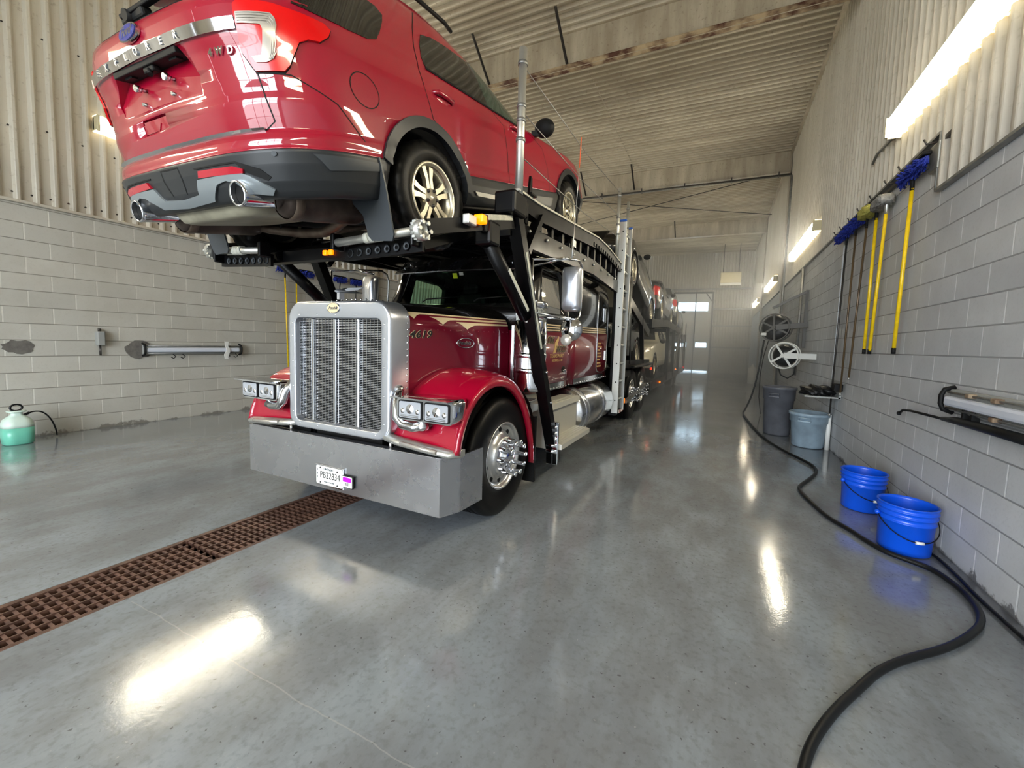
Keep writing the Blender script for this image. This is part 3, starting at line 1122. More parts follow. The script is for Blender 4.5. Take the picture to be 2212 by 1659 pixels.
# tail lamps
lamp = [(.80, 1.207), (.751, 1.204), (.731, 1.188), (.727, 1.156), (.727, 1.09), (.722, .999), (.763, .916), (.878, .917), (.902, .943), (.924, .985), (.96, 1.051), (.998, 1.07),
        (1.05, 1.074), (1.10, 1.115), (1.122, 1.155), (1.095, 1.178), (.963, 1.193), (.882, 1.204)]
clear = [(.737, 1.151), (.860, 1.154), (.878, 1.142), (.883, 1.107), (.855, 1.005), (.838, .961), (.818, .951), (.776, .95), (.764, .975), (.800, .980), (.807, .993), (.828, 1.084), (.822, 1.104), (.733, 1.108)]
big = [((p[0] - .88) * 1.035 + .88, (p[1] - 1.06) * 1.05 + 1.06) for p in lamp]
for s in (1, -1):
    pr_ = lambda u, v, s=s: polar_ray(u, v, s)
    mb = MB()
    decal(mb, BV, lamp, pr_, .014, .03, .02)
    tl = mb.build('tail_lamp', M['redlens'], suv)
    mb = MB()
    decal(mb, BV, big, pr_, .003, .03, .006)
    mb.build('lamp_gasket', M['matt'], tl)
    mb = MB()
    decal(mb, BV, clear, pr_, .019, .02, .006)
    for k in range(4):
        z0 = 1.115 + .011 * k
        decal(mb, BV, ribbon([(.74, z0), (.85 + .006 * k, z0 + .001), (.862 + .006 * k, z0 - .02), (.842 + .006 * k, .99), (.83 + .005 * k, .965)], .0035), pr_, .022, .03, .004)
    mb.build('clear_lens', M['clearlens'], tl)

# chrome and lettering on the tailgate
def bar(z0, z1, a):
    return [(-a, z0), (a, z0), (a, z1), (-a, z1)]


mb = MB()
decal(mb, BV, bar(1.090, 1.139, .722), polar_ray, .014, .05, .02)
tb = mb.build('tailgate_trim', M['chrome'], suv)
mb = MB()
letters(mb, BV, 'EXPLORER', polar_ray, [(-.50 + .128 * i, 1.1145) for i in range(8)], .047, .016, .003)
mb.build('lettering', M['alu'], tb)
mb = MB()
decal(mb, BV, [(-.74, .655), (.74, .655), (.74, .6553 + .018), (-.74, .6553 + .018)], polar_ray, .02, .06, .03)
mb.build('bumper_lip_trim', M['alu'], suv)
mb = MB()
h = BV.ray_cast(Vector((-.02, -3, 1.205)), Vector((0, 1, 0)))
n_ = h[1] if h[1].y < 0 else -h[1]
u_ = Vector((0, 0, 1)).cross(n_).normalized()
me_ = axes(h[0] + n_ * .006, u_, n_.cross(u_))
el = lambda a, b: [(a * math.cos(2 * PI * i / 36), b * math.sin(2 * PI * i / 36)) for i in range(36)]
mb.prism(el(.098, .045), me_.translation - n_ * .01, u_, n_.cross(u_), n_ * .018)
em = mb.build('emblem', M['chrome'], suv)
mb = MB()
mb.prism(el(.089, .037), me_.translation, u_, n_.cross(u_), n_ * .0115)
mb.build('emblem_field', M['emblem'], em)
mb = MB()
mb.merge(text_bm('Ford', .062, .003, .0012, .35, .9), axes(me_.translation + n_ * .012, u_, n_.cross(u_)))
mb.build('lettering', M['chrome'], em)
mb = MB()
letters(mb, BV, '4WD', polar_ray, [(.562, 1.018), (.612, 1.016), (.668, 1.013)], .045, .006, .004, .2, offset=.002)
mb.build('badge', M['chrome'], suv)
mb = MB()
mb.box((-.08, -1.062, .79), (.24, .012, .07))
mb.prism([(-.205, .762), (-.06, .766), (-.03, .80), (-.12, .812), (-.205, .81)], (0, -1.066, 0), (1, 0, 0), (0, 0, 1), (0, -.006, 0))
mb.build('tailgate_handle', M['red'], suv)
mb = MB()
mb.box((0, -1.045, 1.072), (.64, .085, .03), bev=.004)
mb.box((.02, -1.06, 1.045), (.10, .04, .03), bev=.008)
mb.cyl((.03, -1.075, 1.04), (.05, -1.09, 1.01), .012, n=10)
for x in (-.22, .24):
    mb.box((x, -1.05, 1.053), (.07, .03, .012))
mb.build('plate_lamp_housing', M['matt'], suv)
for x, z in ((-.15, .985), (.15, .985), (-.15, .91), (.15, .91)):
    mb = MB()
    mb.cyl((x, -1.07, z), (x, -1.03, z), .010, n=8)
    if z > .95:
        mb.cyl((x, -1.085, z), (x, -1.06, z), .018, n=10)
    mb.build('plate_bolt', M['alu'], suv)

# bumper details
for s in (1, -1):
    f_ = lambda u, v, s=s: polar_ray(u, v, s)
    mb = MB()
    decal(mb, BV, [(.29, .512), (.545, .506), (.60, .488), (.593, .470), (.27, .480)], f_, .012, .04, .02)
    mb.build('bumper_reflector', M['redrefl'], suv)
    mb = MB()
    decal(mb, BV, [(0, .352), (.30, .366), (.345, .40), (.40, .435), (.47, .447), (.53, .43), (.60, .375), (.70, .362), (.72, .385), (.62, .455), (.575, .474), (.25, .474), (.235, .455), (.20, .405), (0, .392)],
          f_, .011, .03, .016)
    mb.build('diffuser_trim', M['silver'], suv)
    mb = MB()
    decal(mb, BV, ribbon([(.0, .548), (.095, .55), (.10, .49), (.08, .415)], .007), f_, .002, .03, .0)
    decal(mb, BV, [(.245, .53), (.56, .528), (.68, .48), (.72, .44), (.70, .425), (.60, .475), (.56, .52), (.25, .522)], f_, .004, .03, .004)
    mb.build('bumper_crease', M['matt'], suv)
    mb = MB()
    decal(mb, BV, [(.98, .47), (1.30, .495), (1.30, .535), (.92, .545)], f_, .006, .05, .008)
    mb.build('bumper_side_pad', M['plastic2'], suv)
    mb = MB()
    decal(mb, BV, [(.76 + .012 * math.cos(t), .545 + .012 * math.sin(t)) for t in [2 * PI * i / 12 for i in range(12)]], f_, .006, .05, .008)
    mb.build('parking_sensor', M['plastic2'], suv)
    # dark panel gaps
    for pts in ([(.77, 1.21), (.725, 1.19)], [(.722, 1.0), (.745, .94), (.763, .912), (.775, .80), (.79, .70), (.74, .66)], [(.763, .912), (.90, .905), (1.08, .80), (1.2, .64)]):
        mb = MB()
        decal(mb, BV, ribbon(pts, .006), f_, .0015, .05, 0)
        mb.build('panel_gap', M['matt'], suv)
    g = lambda u, v, s=s: side_ray(u, v, s)
    for pts in ([(.301, 1.63), (.194, 1.489), (.118, 1.347), (.083, 1.196), (.07, 1.048), (.10, .89), (.2, .82)], [(1.02, 1.16), (1.10, 1.10), (1.185, 1.06), (1.19, .87), (1.185, .58)],
                [(1.75, 1.10), (2.05, 1.0), (2.16, .8), (2.2, .58)]):
        mb = MB()
        decal(mb, BV, ribbon(pts, .007), g, .0015, .06, 0)
        mb.build('panel_gap', M['matt'], suv)
    mb = MB()
    decal(mb, BV, ribbon([(-.51 + .1 * math.cos(t), .913 + .088 * math.sin(t)) for t in [2 * PI * i / 28 for i in range(29)]], .006), g, .0015, .06, 0)
    mb.build('fuel_flap', M['matt'], suv)
    # flares
    for yc, nm in ((0, 'wheel_arch_flare'), (2.866, 'wheel_arch_flare')):
        mb = MB()
        pts = [(yc + .505 * math.cos(t), .376 + .505 * math.sin(t)) for t in [rad(-2 + 160 * i / 40) for i in range(41)]]
        pin = [(yc + .437 * math.cos(t), .376 + .437 * math.sin(t)) for t in [rad(-2 + 160 * i / 40) for i in range(41)]]
        decal(mb, BV, pts + pin[::-1], g, .016, .05, .05)
        mb.build(nm, M['plastic'], suv)
    # sill brightwork
    mb = MB()
    decal(mb, BV, [(.555, .458), (.60, .425), (1.7, .392), (1.7, .425)], g, .012, .06, .014)
    mb.build('sill_trim', M['alu_dull'], suv)
    for y0 in (.16, 1.32):
        mb = MB()
        X = .962
        mb.tube([(s * (X - .01), y0, 1.075), (s * (X + .028), y0 + .03, 1.077), (s * (X + .032), y0 + .12, 1.066), (s * (X + .028), y0 + .2, 1.052), (s * (X - .01), y0 + .235, 1.046)], [.012, .016, .017, .016, .012], 10)
        mb.sphere((s * (X + .004), y0 + .11, 1.045), .06, 12, (.18, 1.5, .55))
        mb.build('door_handle', M['red'], suv)
    mb = MB()
    mb.sphere((s * 1.07, 1.93, 1.16), .1, 16, (1.15, .62, .95))
    mb.beam((s * .93, 1.90, 1.12), (s * 1.02, 1.93, 1.12), .07, .05)
    mi_ = mb.build('door_mirror', M['matt'], suv)
    mb = MB()
    mb.sphere((s * 1.085, 1.97, 1.145), .07, 12, (1.2, .5, .28))
    mb.build('indicator_lens', M['clearlens'], mi_)
    # mud flap
    mb = MB()
    o_ = [(.80, .50), (.995, .57), (1.0, .40), (.99, .13), (.97, .09), (.80, .10), (.775, .13), (.765, .26), (.70, .335), (.70, .37)]
    mb.prism([(s * p[0], p[1]) for p in o_], (0, -.485, 0), (1, 0, 0), (0, -.04, 1), (0, .012, 0))
    mb.build('mud_flap', M['plastic2'], suv)
    # exhaust
    X = s * .53
    mb = MB()
    mb.lathe([(.056, .0), (.0635, -.004), (.067, .004), (.065, .02), (.062, .20), (.057, .215)], (X, -1.105, .375), (0, 1, -.04), 28)
    mb.lathe([(.056, 0), (.055, .19)], (X, -1.105, .375), (0, 1, -.04), 28)
    tp = mb.build('exhaust_tip', M['chrome'], suv)
    mb = MB()
    mb.cyl((X, -1.08, .3745), (X, -.95, .369), .0545, n=24)
    mb.build('tip_bore', M['matt'], tp)
    mb = MB()
    mb.lathe([(.02, -.03), (.075, -.02), (.10, .0), (.105, .05), (.115, .075), (.115, .48), (.10, .52), (.03, .53)], (X + s * .02, -.86, .355), (s * .02, 1, -.05), 24)
    mb.build('muffler', M['muff'], suv)
    mb = MB()
    mb.lathe([(.107, 0.0), (.117, .006), (.118, .05), (.107, .056)], (X + s * .02, -.86, .355), (s * .02, 1, -.05), 24)
    mb.build('muffler_band', M['exh'], suv)
mb = MB()
mb.tube([(.52, -.37, .30), (.42, -.33, .265), (.28, -.30, .225), (.10, -.27, .195), (-.15, -.27, .205), (-.42, -.32, .25), (-.54, -.38, .29)], .036, 10)
mb.tube([(.05, -.27, .20), (.02, .2, .25), (.0, .8, .28), (.05, 1.8, .3)], .034, 10)
mb.build('exhaust_pipe', M['exh'], suv)
mb = MB()
rings = []
for z, k in ((.44, 1.06), (.33, 1.0), (.288, .94), (.275, .82)):
    rings.append([Vector((-.0 + p[0] * k, -.68 + p[1] * k, z)) for p in rrect(.84, .64, .14, 5)])
mb.loft(rings, True)
mb.build('spare_wheel_tub', M['under'], suv)
mb = MB()
mb.tube([(-.75, 0, .36), (-.3, .02, .30), (.3, .02, .30), (.75, 0, .36)], .05, 10)
mb.box((0, .12, .33), (.34, .3, .16), bev=.04)
for s in (1, -1):
    mb.beam((s * .45, -.1, .32), (s * .72, .02, .33), .1, .05)
    mb.beam((s * .5, .45, .34), (s * .72, .05, .34), .07, .05)
mb.tube([(-.30, -.3, .36), (-.31, -.32, .24), (-.29, -.30, .20)], .012, 6)
mb.build('rear_axle', M['darkunder'], suv)
for s in (1, -1):
    car_wheel(suv, (s * .865, 0, .376), s)
    car_wheel(suv, (s * .865, 2.866, .376), s, spin=.3)
# ------------------------------------------------------------------ maroon semi truck (world coordinates)
XC = -2.58
truck = thing('semi_truck', 'maroon and black semi truck with a tall silver grille, beneath the red SUV', 'truck', (XC, 3.0, 0))


def both(fn):
    """one mesh per side: fn(s, X) with X(offset) giving world x at that distance from the truck's middle"""
    for s in (1, -1):
        fn(s, lambda off, s=s: XC + s * off)


# bumper
mb = MB()
o_ = [(-3.64, 2.46), (-3.63, 2.20), (-3.575, 2.06), (-1.592, 2.06), (-1.535, 2.20), (-1.52, 2.46)]
i_ = [(-1.54, 2.46), (-1.555, 2.21), (-1.60, 2.085), (-3.56, 2.085), (-3.61, 2.21), (-3.62, 2.46)]
mb.prism(o_ + i_, (0, 0, .252), (1, 0, 0), (0, 1, 0), (0, 0, .388))
mb.prism([(-3.60, 2.13), (-3.57, 2.07), (-1.6, 2.07), (-1.56, 2.13)], (0, 0, .63), (1, 0, 0), (0, 1, 0), (0, 0, .012))
bump = mb.build('bumper', M['steel'], truck)
mb = MB()
for x in (-3.1, -2.05):
    mb.cyl((x, 2.10, .64), (x, 2.10, .685), .012, n=8)
    mb.sphere((x, 2.10, .69), .016, 8)
mb.build('bumper_bolts', M['alu'], bump)
# number plate and permit
mb = MB()
mb.box((-2.60, 2.052, .358), (.296, .012, .160), bev=.004)
pl = mb.build('number_plate', M['chrome'], truck)
mb = MB()
mb.prism(rrect(.278, .140, .012, 3), (-2.597, 2.0445, .360), (1, 0, 0), (0, 0, 1), (0, .003, 0))
mb.build('plate_face', M['white'], pl)
mb = MB()
FX, FZ = (1, 0, 0), (0, 0, 1)
mb.merge(text_bm('PB22834', .072, .001, -.0004, sx=.80, space=1.04), axes((-2.588, 2.0435, .362), FX, FZ))
for x, z in ((-2.69, .415), (-2.51, .408), (-2.69, .303), (-2.51, .303)):
    mb.cyl((x, 2.045, z), (x, 2.041, z), .006, n=10)
mb.build('plate_number', M['ink'], pl)
mb = MB()
mb.merge(text_bm('ONTARIO', .022, .001), axes((-2.603, 2.0435, .410), FX, FZ))
mb.merge(text_bm('YOURS TO DISCOVER', .011, .001), axes((-2.597, 2.0435, .312), FX, FZ))
for i, ch in enumerate('PRP'):
    mb.merge(text_bm(ch, .020, .001), axes((-2.722, 2.0435, .395 - .028 * i), FX, FZ))
mb.build('plate_small_print', M['inkblue'], pl)
mb = MB()
mb.box((-2.400, 2.046, .352), (.108, .014, .090), bev=.003)
pm_ = mb.build('permit_holder', M['matt'], truck)
mb = MB()
mb.prism(rrect(.098, .080, .004, 2), (-2.402, 2.038, .353), FX, FZ, (0, .002, 0))
mb.build('permit_card', M['white'], pm_)
mb = MB()
mb.prism(rrect(.084, .034, .002, 2), (-2.402, 2.0365, .370), FX, FZ, (0, .0015, 0))
mb.build('purple_panel', M['purple'], pm_)
mb = MB()
mb.merge(text_bm('8507', .030, .0005, sx=.8), axes((-2.402, 2.0372, .335), FX, FZ))
mb.build('permit_number', M['ink'], pm_)

# grille shell
def crowned(w, h, r, cz, crown, y, cx=-2.592, n=8):
    return [Vector((cx + p[0], y, cz + p[1] + (crown * (1 - (p[0] / (w / 2)) ** 2) if p[1] > 0 else 0))) for p in rrect(w, h, r, n)]


mb = MB()
hh = lambda top, bot: ((top + bot) / 2, top - bot)
cz, hgt = hh(1.605, .685)
mb.loft([crowned(.905, .805, .055, 1.138, .0, 2.20), crowned(.905, .805, .055, 1.138, .0, 2.106), crowned(.908, .808, .056, 1.138, .0, 2.100), crowned(.918, .818, .058, 1.138, .0, 2.098), crowned(1.02, .935, .10, 1.159, .05, 2.098), crowned(1.036, .948, .105, 1.159, .052, 2.098),
         crowned(1.054, .96, .115, 1.16, .053, 2.106), crowned(1.066, .968, .12, 1.16, .054, 2.125), crowned(1.07, .97, .12, 1.16, .055, 2.285)], False)
for s in (1, -1):
    for i in range(19):
        z = .72 + i * .047
        mb.sphere((-2.592 + s * .534, 2.262, z), .008, 6, mi=1)
    for i in range(9):
        x = .46 - i * .055
        mb.sphere((-2.592 + s * x, 2.262, 1.638 + .055 * (1 - (x / .534) ** 2) - (.03 if x > .43 else 0)), .008, 6, mi=1)
for x in (-.40, -.2, 0, .2, .40):
    mb.sphere((-2.592 + x, 2.10, 1.563), .006, 6, mi=1)
    mb.sphere((-2.592 + x, 2.10, .712), .006, 6, mi=1)
for z in (.80, 1.0, 1.2, 1.4, 1.5):
    for s in (1, -1):
        mb.sphere((-2.592 + s * .478, 2.10, z), .007, 6, mi=1)
shell = mb.build('grille_shell', [M['shell'], M['chrome']], truck)
mb = MB()
n = 66
for i in range(n):
    z = .740 + i * (.796 / (n - 1))
    mb.box((-2.592, 2.150, z), (.905, .016, .0042))
for i in range(26):
    x = -3.04 + i * (.895 / 25)
    mb.box((x, 2.141, 1.138), (.0034, .006, .80))
mb.build('grille_mesh', M['alu'], shell)
mb = MB()
mb.box((-2.592, 2.20, 1.138), (.92, .02, .82))
mb.build('grille_core', M['matt'], shell)
for x in (-2.879, -2.636, -2.394):
    mb = MB()
    mb.box((x, 2.135, 1.138), (.030, .03, .80), bev=.010, seg=3)
    mb.build('grille_bar', M['chrome'], shell)
mb = MB()
mb.prism(el(.063, .036), (-2.612, 2.094, 1.613), FX, FZ, (0, .010, 0))
em = mb.build('emblem', M['cream'], shell)
mb = MB()
mb.tube([(-2.612 + .064 * math.cos(2 * PI * i / 32), 2.094, 1.613 + .037 * math.sin(2 * PI * i / 32)) for i in range(32)], .003, 6, closed=True)
mb.build('emblem_rim', M['alu'], em)
mb = MB()
mb.merge(text_bm('Peterbilt', .031, .001, 0, .3, .88), axes((-2.612, 2.0925, 1.613), FX, FZ))
mb.build('lettering', M['inkblue'], em)
mb = MB()
mb.loft([[Vector((-2.60 + a * w, y, z + b * h)) for a, b in ((-1, 0), (-.5, .8), (.5, .8), (1, 0), (.5, -.8), (-.5, -.8))] for y, z, w, h in
         ((2.10, 1.737, .006, .004), (2.12, 1.740, .022, .014), (2.16, 1.743, .03, .016), (2.24, 1.747, .022, .012), (2.35, 1.752, .004, .003))], True)
mb.beam((-2.60, 2.15, 1.68), (-2.60, 2.15, 1.74), .025, .045)
mb.prism([(0, 0), (.12, .02), (.16, .045), (.05, .03)], (-2.60, 2.15, 1.74), (.55, .8, 0), (0, 0, 1), (0, 0.006, 0))
mb.prism([(0, 0), (.12, .02), (.16, .045), (.05, .03)], (-2.60, 2.15, 1.74), (-.55, .8, 0), (0, 0, 1), (0, 0.006, 0))
mb.build('bonnet_ornament', M['shell'], truck)

# bonnet
def hood_hw(y):
    return .520 + (y - 2.26) * (.715 - .520) / 1.16


def hood_x(y, z):
    zt = 1.672 + (y - 2.26) * .085
    z0 = 1.40
    hw = hood_hw(y)
    if z <= z0:
        return hw
    return hw * (1 - min(1, (z - z0) / (zt - z0)) ** 3.2) ** (1 / 3.2)


def hood_stripe(y):
    return 1.606 + (y - 2.25) * .0117


mb, mk = MB(), MB()
ys = [2.255, 2.4, 2.6, 2.8, 3.0, 3.2, 3.43]
ringsm, ringsk = [], []
for y in ys:
    zs_ = hood_stripe(y)
    zt = 1.672 + (y - 2.26) * .085
    side = [(hood_x(y, z), z) for z in [.62 + (zs_ - .62) * (i / 16) ** .6 for i in range(17)]]
    ringsm.append([Vector((XC - x, y, z)) for x, z in side] + [Vector((XC + x, y, z)) for x, z in side[::-1]])
    top = [(hood_x(y, zs_ + (zt - zs_) * math.sin(PI / 2 * i / 12)), zs_ + (zt - zs_) * math.sin(PI / 2 * i / 12)) for i in range(13)]
    ringsk.append([Vector((XC + x, y, z)) for x, z in top] + [Vector((XC - x, y, z)) for x, z in top[::-1][1:]])
mb.loft(ringsm, False, ring_closed=False)
HBV = mb.fixn().bvh()
hood = mb.build('bonnet', M['maroon'], truck, fix=False)
mk.loft(ringsk, False, ring_closed=False)
mk.build('bonnet_top', M['blackp'], hood)
S1 = [(2.258, 1.6045), (3.43, 1.617), (3.43, 1.607), (2.473, 1.597), (2.421, 1.594), (2.386, 1.582), (2.347, 1.557), (2.327, 1.575), (2.298, 1.590), (2.27, 1.597), (2.258, 1.598)]
S2 = [(2.505, 1.582), (3.43, 1.597), (3.43, 1.583), (2.757, 1.571), (2.697, 1.566), (2.656, 1.552), (2.611, 1.528), (2.582, 1.55), (2.549, 1.569), (2.521, 1.577)]
S3 = [(2.764, 1.556), (3.43, 1.572), (3.43, 1.558), (3.032, 1.543), (2.964, 1.538), (2.917, 1.523), (2.872, 1.501), (2.839, 1.523), (2.807, 1.542), (2.776, 1.552)]


def hood_ray(s):
    return lambda y, z: ((XC + s * 2, y, z), (-s, 0, 0))


for s in (1, -1):
    mb = MB()
    for S_ in (S1, S2, S3):
        decal(mb, HBV, S_, hood_ray(s), .0025, .05, .003)
    mb.build('pinstripe', M['cream'], hood)
    mb = MB()
    for i in range(18):
        y = 2.285 + i * .066
        z = 1.478 + i * .0012
        mb.sphere((XC + s * (hood_x(y, z) + .001), y, z), .0055, 6)
    decal(mb, HBV, ribbon([(2.262, 1.468), (3.42, 1.492)], .004), hood_ray(s), .001, .1, 0)
    mb.build('rivet_line', M['maroon'], hood)
    mb = MB()
    mk = MB()
    pos = [(2.300 + .052 * i, 1.438 + .0015 * i) for i in range(4)]
    txt = '4619'
    if s < 0:
        pos = pos[::-1]
    letters(mk, HBV, txt, hood_ray(s), pos, .074, .004, .001, .22, offset=.0036, sx=1.3)
    letters(mb, HBV, txt, hood_ray(s), pos, .074, .0065, .001, .22, offset=.0019, sx=1.3)
    mb.build('fleet_number', M['ink'], hood)
    mk.build('fleet_number_outline', M['cream'], hood)
    mb = MB()
    pts = [HBV.ray_cast(Vector((XC + s * 2, 2.845 + .100 * math.cos(t), 1.386 + .040 * math.sin(t))), Vector((-s, 0, 0)))[0] + Vector((s * .006, 0, 0)) for t in [2 * PI * i / 36 for i in range(36)]]
    mb.tube(pts, .0035, 6, closed=True)
    word = 'Peterbilt'
    xs_ = [-.070, -.049, -.034, -.018, -.002, .016, .032, .043, .054]
    letters(mb, HBV, word, hood_ray(s), [(2.845 + s * q, 1.386) for q in xs_], .042, .004, .002, .25)
    mb.build('side_emblem', M['alu'], hood)

# fenders: swept from the chrome strip over the wheel and down behind it
def fender(s, X):
    OUT = [(2.095, .672), (2.125, .80), (2.20, .945), (2.33, 1.06), (2.52, 1.125), (2.72, 1.12), (2.92, 1.05), (3.10, .90), (3.23, .70), (3.30, .48), (3.32, .30)]
    INN = [(2.15, .70), (2.20, .86), (2.30, 1.02), (2.46, 1.13), (2.64, 1.19), (2.84, 1.19), (3.04, 1.13), (3.22, 1.0), (3.36, .80), (3.42, .58), (3.44, .40)]
    OUT = smooth2(OUT, 1, False)
    INN = smooth2(INN, 1, False)
    rings = []
    for (yo, zo), (yi, zi) in zip(OUT, INN):
        ctr = Vector((0, 2.80, .48))
        ring = []
        xi = hood_hw(max(2.26, min(3.42, yi))) - .03
        for t in [i / 9 for i in range(10)]:
            off = xi + (1.075 - xi) * math.sin(PI / 2 * t)
            y = yi + (yo - yi) * (1 - math.cos(PI / 2 * t))
            z = zi + (zo - zi) * (1 - math.cos(PI / 2 * t))
            ring.append(Vector((X(off), y, z)))
        p = Vector((0, yo, zo))
        dn = (ctr - p).normalized()
        ring.append(Vector((X(1.088), yo, zo)) + dn * .018)
        ring.append(Vector((X(1.085), yo, zo)) + dn * .05)
        ring.append(Vector((X(1.05), yo, zo)) + dn * .06)
        rings.append(ring)
    mb = MB()
    mb.loft(rings, False, ring_closed=False)
    fe = mb.build('fender', M['red2'], truck)
    md = fe.modifiers.new('t', 'SOLIDIFY')
    md.thickness = .008
    # black liner inside the wheel opening and the flap behind
    mb = MB()
    rl = []
    for i in range(25):
        a = rad(-10 + 200 * i / 24)
        rl.append([Vector((X(.45), 2.80 + .60 * math.cos(a), .50 + .57 * math.sin(a))), Vector((X(1.04), 2.80 + .60 * math.cos(a), .50 + .57 * math.sin(a)))])
    mb.loft(rl, False, ring_closed=False)
    mb.box((X(.76), 3.36, .42), (.62, .03, .62))
    mb.box((X(.46), 2.85, .62), (.03, 1.2, .7))
    mb.build('wheel_liner', M['matt'], truck)
    # chrome strip with a lamp along the fender's front edge
    mb = MB()
    pts = [(.47, 2.10, .715), (.60, 2.085, .70), (.85, 2.075, .685), (1.04, 2.085, .672), (1.075, 2.15, .668)]
    rg = []
    for off, y, z in pts:
        rg.append([Vector((X(off), y + a, z + b)) for a, b in ((0, -.028), (-.012, -.012), (-.008, .006), (.03, .022), (.06, .02), (.06, -.028))])
    mb.loft(rg, True)
    st = mb.build('fender_strip', M['alu_dull'], truck)
    mb = MB()
    mb.tube([(X(.64), 2.076, .697), (X(.95), 2.066, .679)], .015, 8)
    mb.build('strip_lamp', M['clearlens'], st)


both(fender)


def headlamp(s, X):
    mb = MB()
    rg = []
    for y, k, dz in ((2.055, 1.0, 0), (2.10, 1.02, 0), (2.20, .98, .004), (2.27, .86, .006), (2.32, .62, .006), (2.345, .25, .004)):
        rg.append([Vector((X(.853) + p[0] * k, y, .945 + dz + p[1] * k)) for p in rrect(.455, .155, .035, 4)])
    mb.loft(rg, True)
    mb.box((X(.853), 2.03, 1.022), (.46, .07, .008))
    hl = mb.build('headlamp_pod', M['chrome'], truck)
    for dx in (-.108, .108):
        mb = MB()
        mb.prism(rrect(.196, .124, .012, 3), (X(.853) + dx, 2.048, .940), FX, FZ, (0, .010, 0))
        ls = mb.build('lamp_bezel', M['matt'], hl)
        mb = MB()
        mb.prism(rrect(.180, .108, .010, 3), (X(.853) + dx, 2.045, .940), FX, FZ, (0, .012, 0))
        mb.build('lamp_lens', M['hlens'], ls)
        mb = MB()
        mb.lathe([(.001, .006), (.02, .003), (.036, -.004), (.042, -.006)], (X(.853) + dx, 2.043, .945), (0, -1, 0), 18)
        for q in (-.062, .062):
            mb.lathe([(.001, .004), (.012, .002), (.02, -.004)], (X(.853) + dx + q, 2.043, .93), (0, -1, 0), 12)
        mb.box((X(.853) + dx, 2.043, .895), (.15, .004, .006))
        mb.box((X(.853) + dx, 2.043, .905), (.15, .004, .003))
        mb.build('reflector', M['chrome'], ls)
    mb = MB()
    mb.tube([(X(.535), 2.18, 1.04), (X(.56), 2.14, 1.02), (X(.585), 2.10, .95), (X(.60), 2.085, .87), (X(.65), 2.085, .825), (X(.74), 2.09, .815), (X(.80), 2.10, .83)], [.026, .032, .035, .035, .034, .033, .034], 10)
    mb.lathe([(.03, 0), (.042, .01), (.042, .03), (.028, .055), (.028, .08)], (X(.80), 2.11, .80), (0, 0, 1), 16)
    mb.sphere((X(.53), 2.18, 1.045), .034, 10)
    mb.build('headlamp_bracket', M['alu'], hl)


both(headlamp)


def truck_wheel(s, X, y=2.83, off=.90, par=None, dual=False):
    par = par or truck
    root = bpy.data.objects.new('wheel', None)
    COL.objects.link(root)
    root.parent = par
    WM[root.name] = WM[par.name]
    c = Vector((X(off), y, .485))
    AX = Vector((s, 0, 0))
    r, h = .485, .135
    prof = [(.262, -h + .02), (.29, -h), (.40, -h - .012), (.455, -h + .004), (.478, -h + .022), (.485, -h + .05), (.485, -.062), (.476, -.056), (.476, -.046), (.485, -.04), (.485, -.008), (.476, -.004), (.476, .006), (.485, .01),
            (.485, .04), (.476, .046), (.476, .056), (.485, .062), (.485, h - .05), (.478, h - .022), (.455, h - .004), (.43, h + .006), (.40, h + .012), (.33, h + .008), (.29, h), (.262, h - .02)]
    mb = MB()
    mb.lathe(prof, c, AX, 64)
    mb.build('tyre', M['rubber'], root)
    mb = MB()
    mb.lathe([(.25, -.08), (.262, h - .03), (.276, h - .008), (.272, h - .001), (.258, h - .006), (.250, h - .028), (.238, h - .046), (.20, h - .046), (.175, h - .036), (.160, h - .006), (.152, h + .010), (.10, h + .012)], c, AX, 48)
    rm = mb.build('rim', M['wheelalu'], root)
    mb = MB()
    for k in range(10):
        a = rad(36 * k + 18)
        q = c + Vector((0, math.cos(a), math.sin(a))) * .209
        mb.cyl(q + AX * (h - .06), q + AX * (h - .0435), .021, n=14)
    mb.build('hand_holes', M['matt'], rm)
    mb = MB()
    mb.lathe([(.10, h + .01), (.095, h + .03), (.08, h + .04), (.08, h + .055), (.066, h + .062), (.001, h + .066)], c, AX, 24)
    mb.build('hub_cap', M['chrome'], rm)
    for k in range(10):
        mb = MB()
        a = rad(36 * k)
        q = c + Vector((0, math.cos(a), math.sin(a))) * .128
        mb.lathe([(.022, h + .008), (.022, h + .022), (.0165, h + .03), (.0155, h + .115), (.0195, h + .12), (.0195, h + .134), (.001, h + .135)], q, AX, 12)
        mb.build('lug_nut_cover', M['chrome'], root)


for s in (1, -1):
    truck_wheel(s, lambda off, s=s: XC + s * off)

# cab and sleeper
def cab_ring(z, hw, yf, yr, r=.16):
    out = []
    for p in rrect(2 * hw, yr - yf, r, 6):
        out.append(Vector((XC + p[0], (yf + yr) / 2 + p[1], z)))
    return out


def stripe_ring(z0, hw, yf, yr, r=.16):
    return [Vector((v.x, v.y, z0 + (v.y - 3.8) * .02)) for v in cab_ring(0, hw, yf, yr, r)]


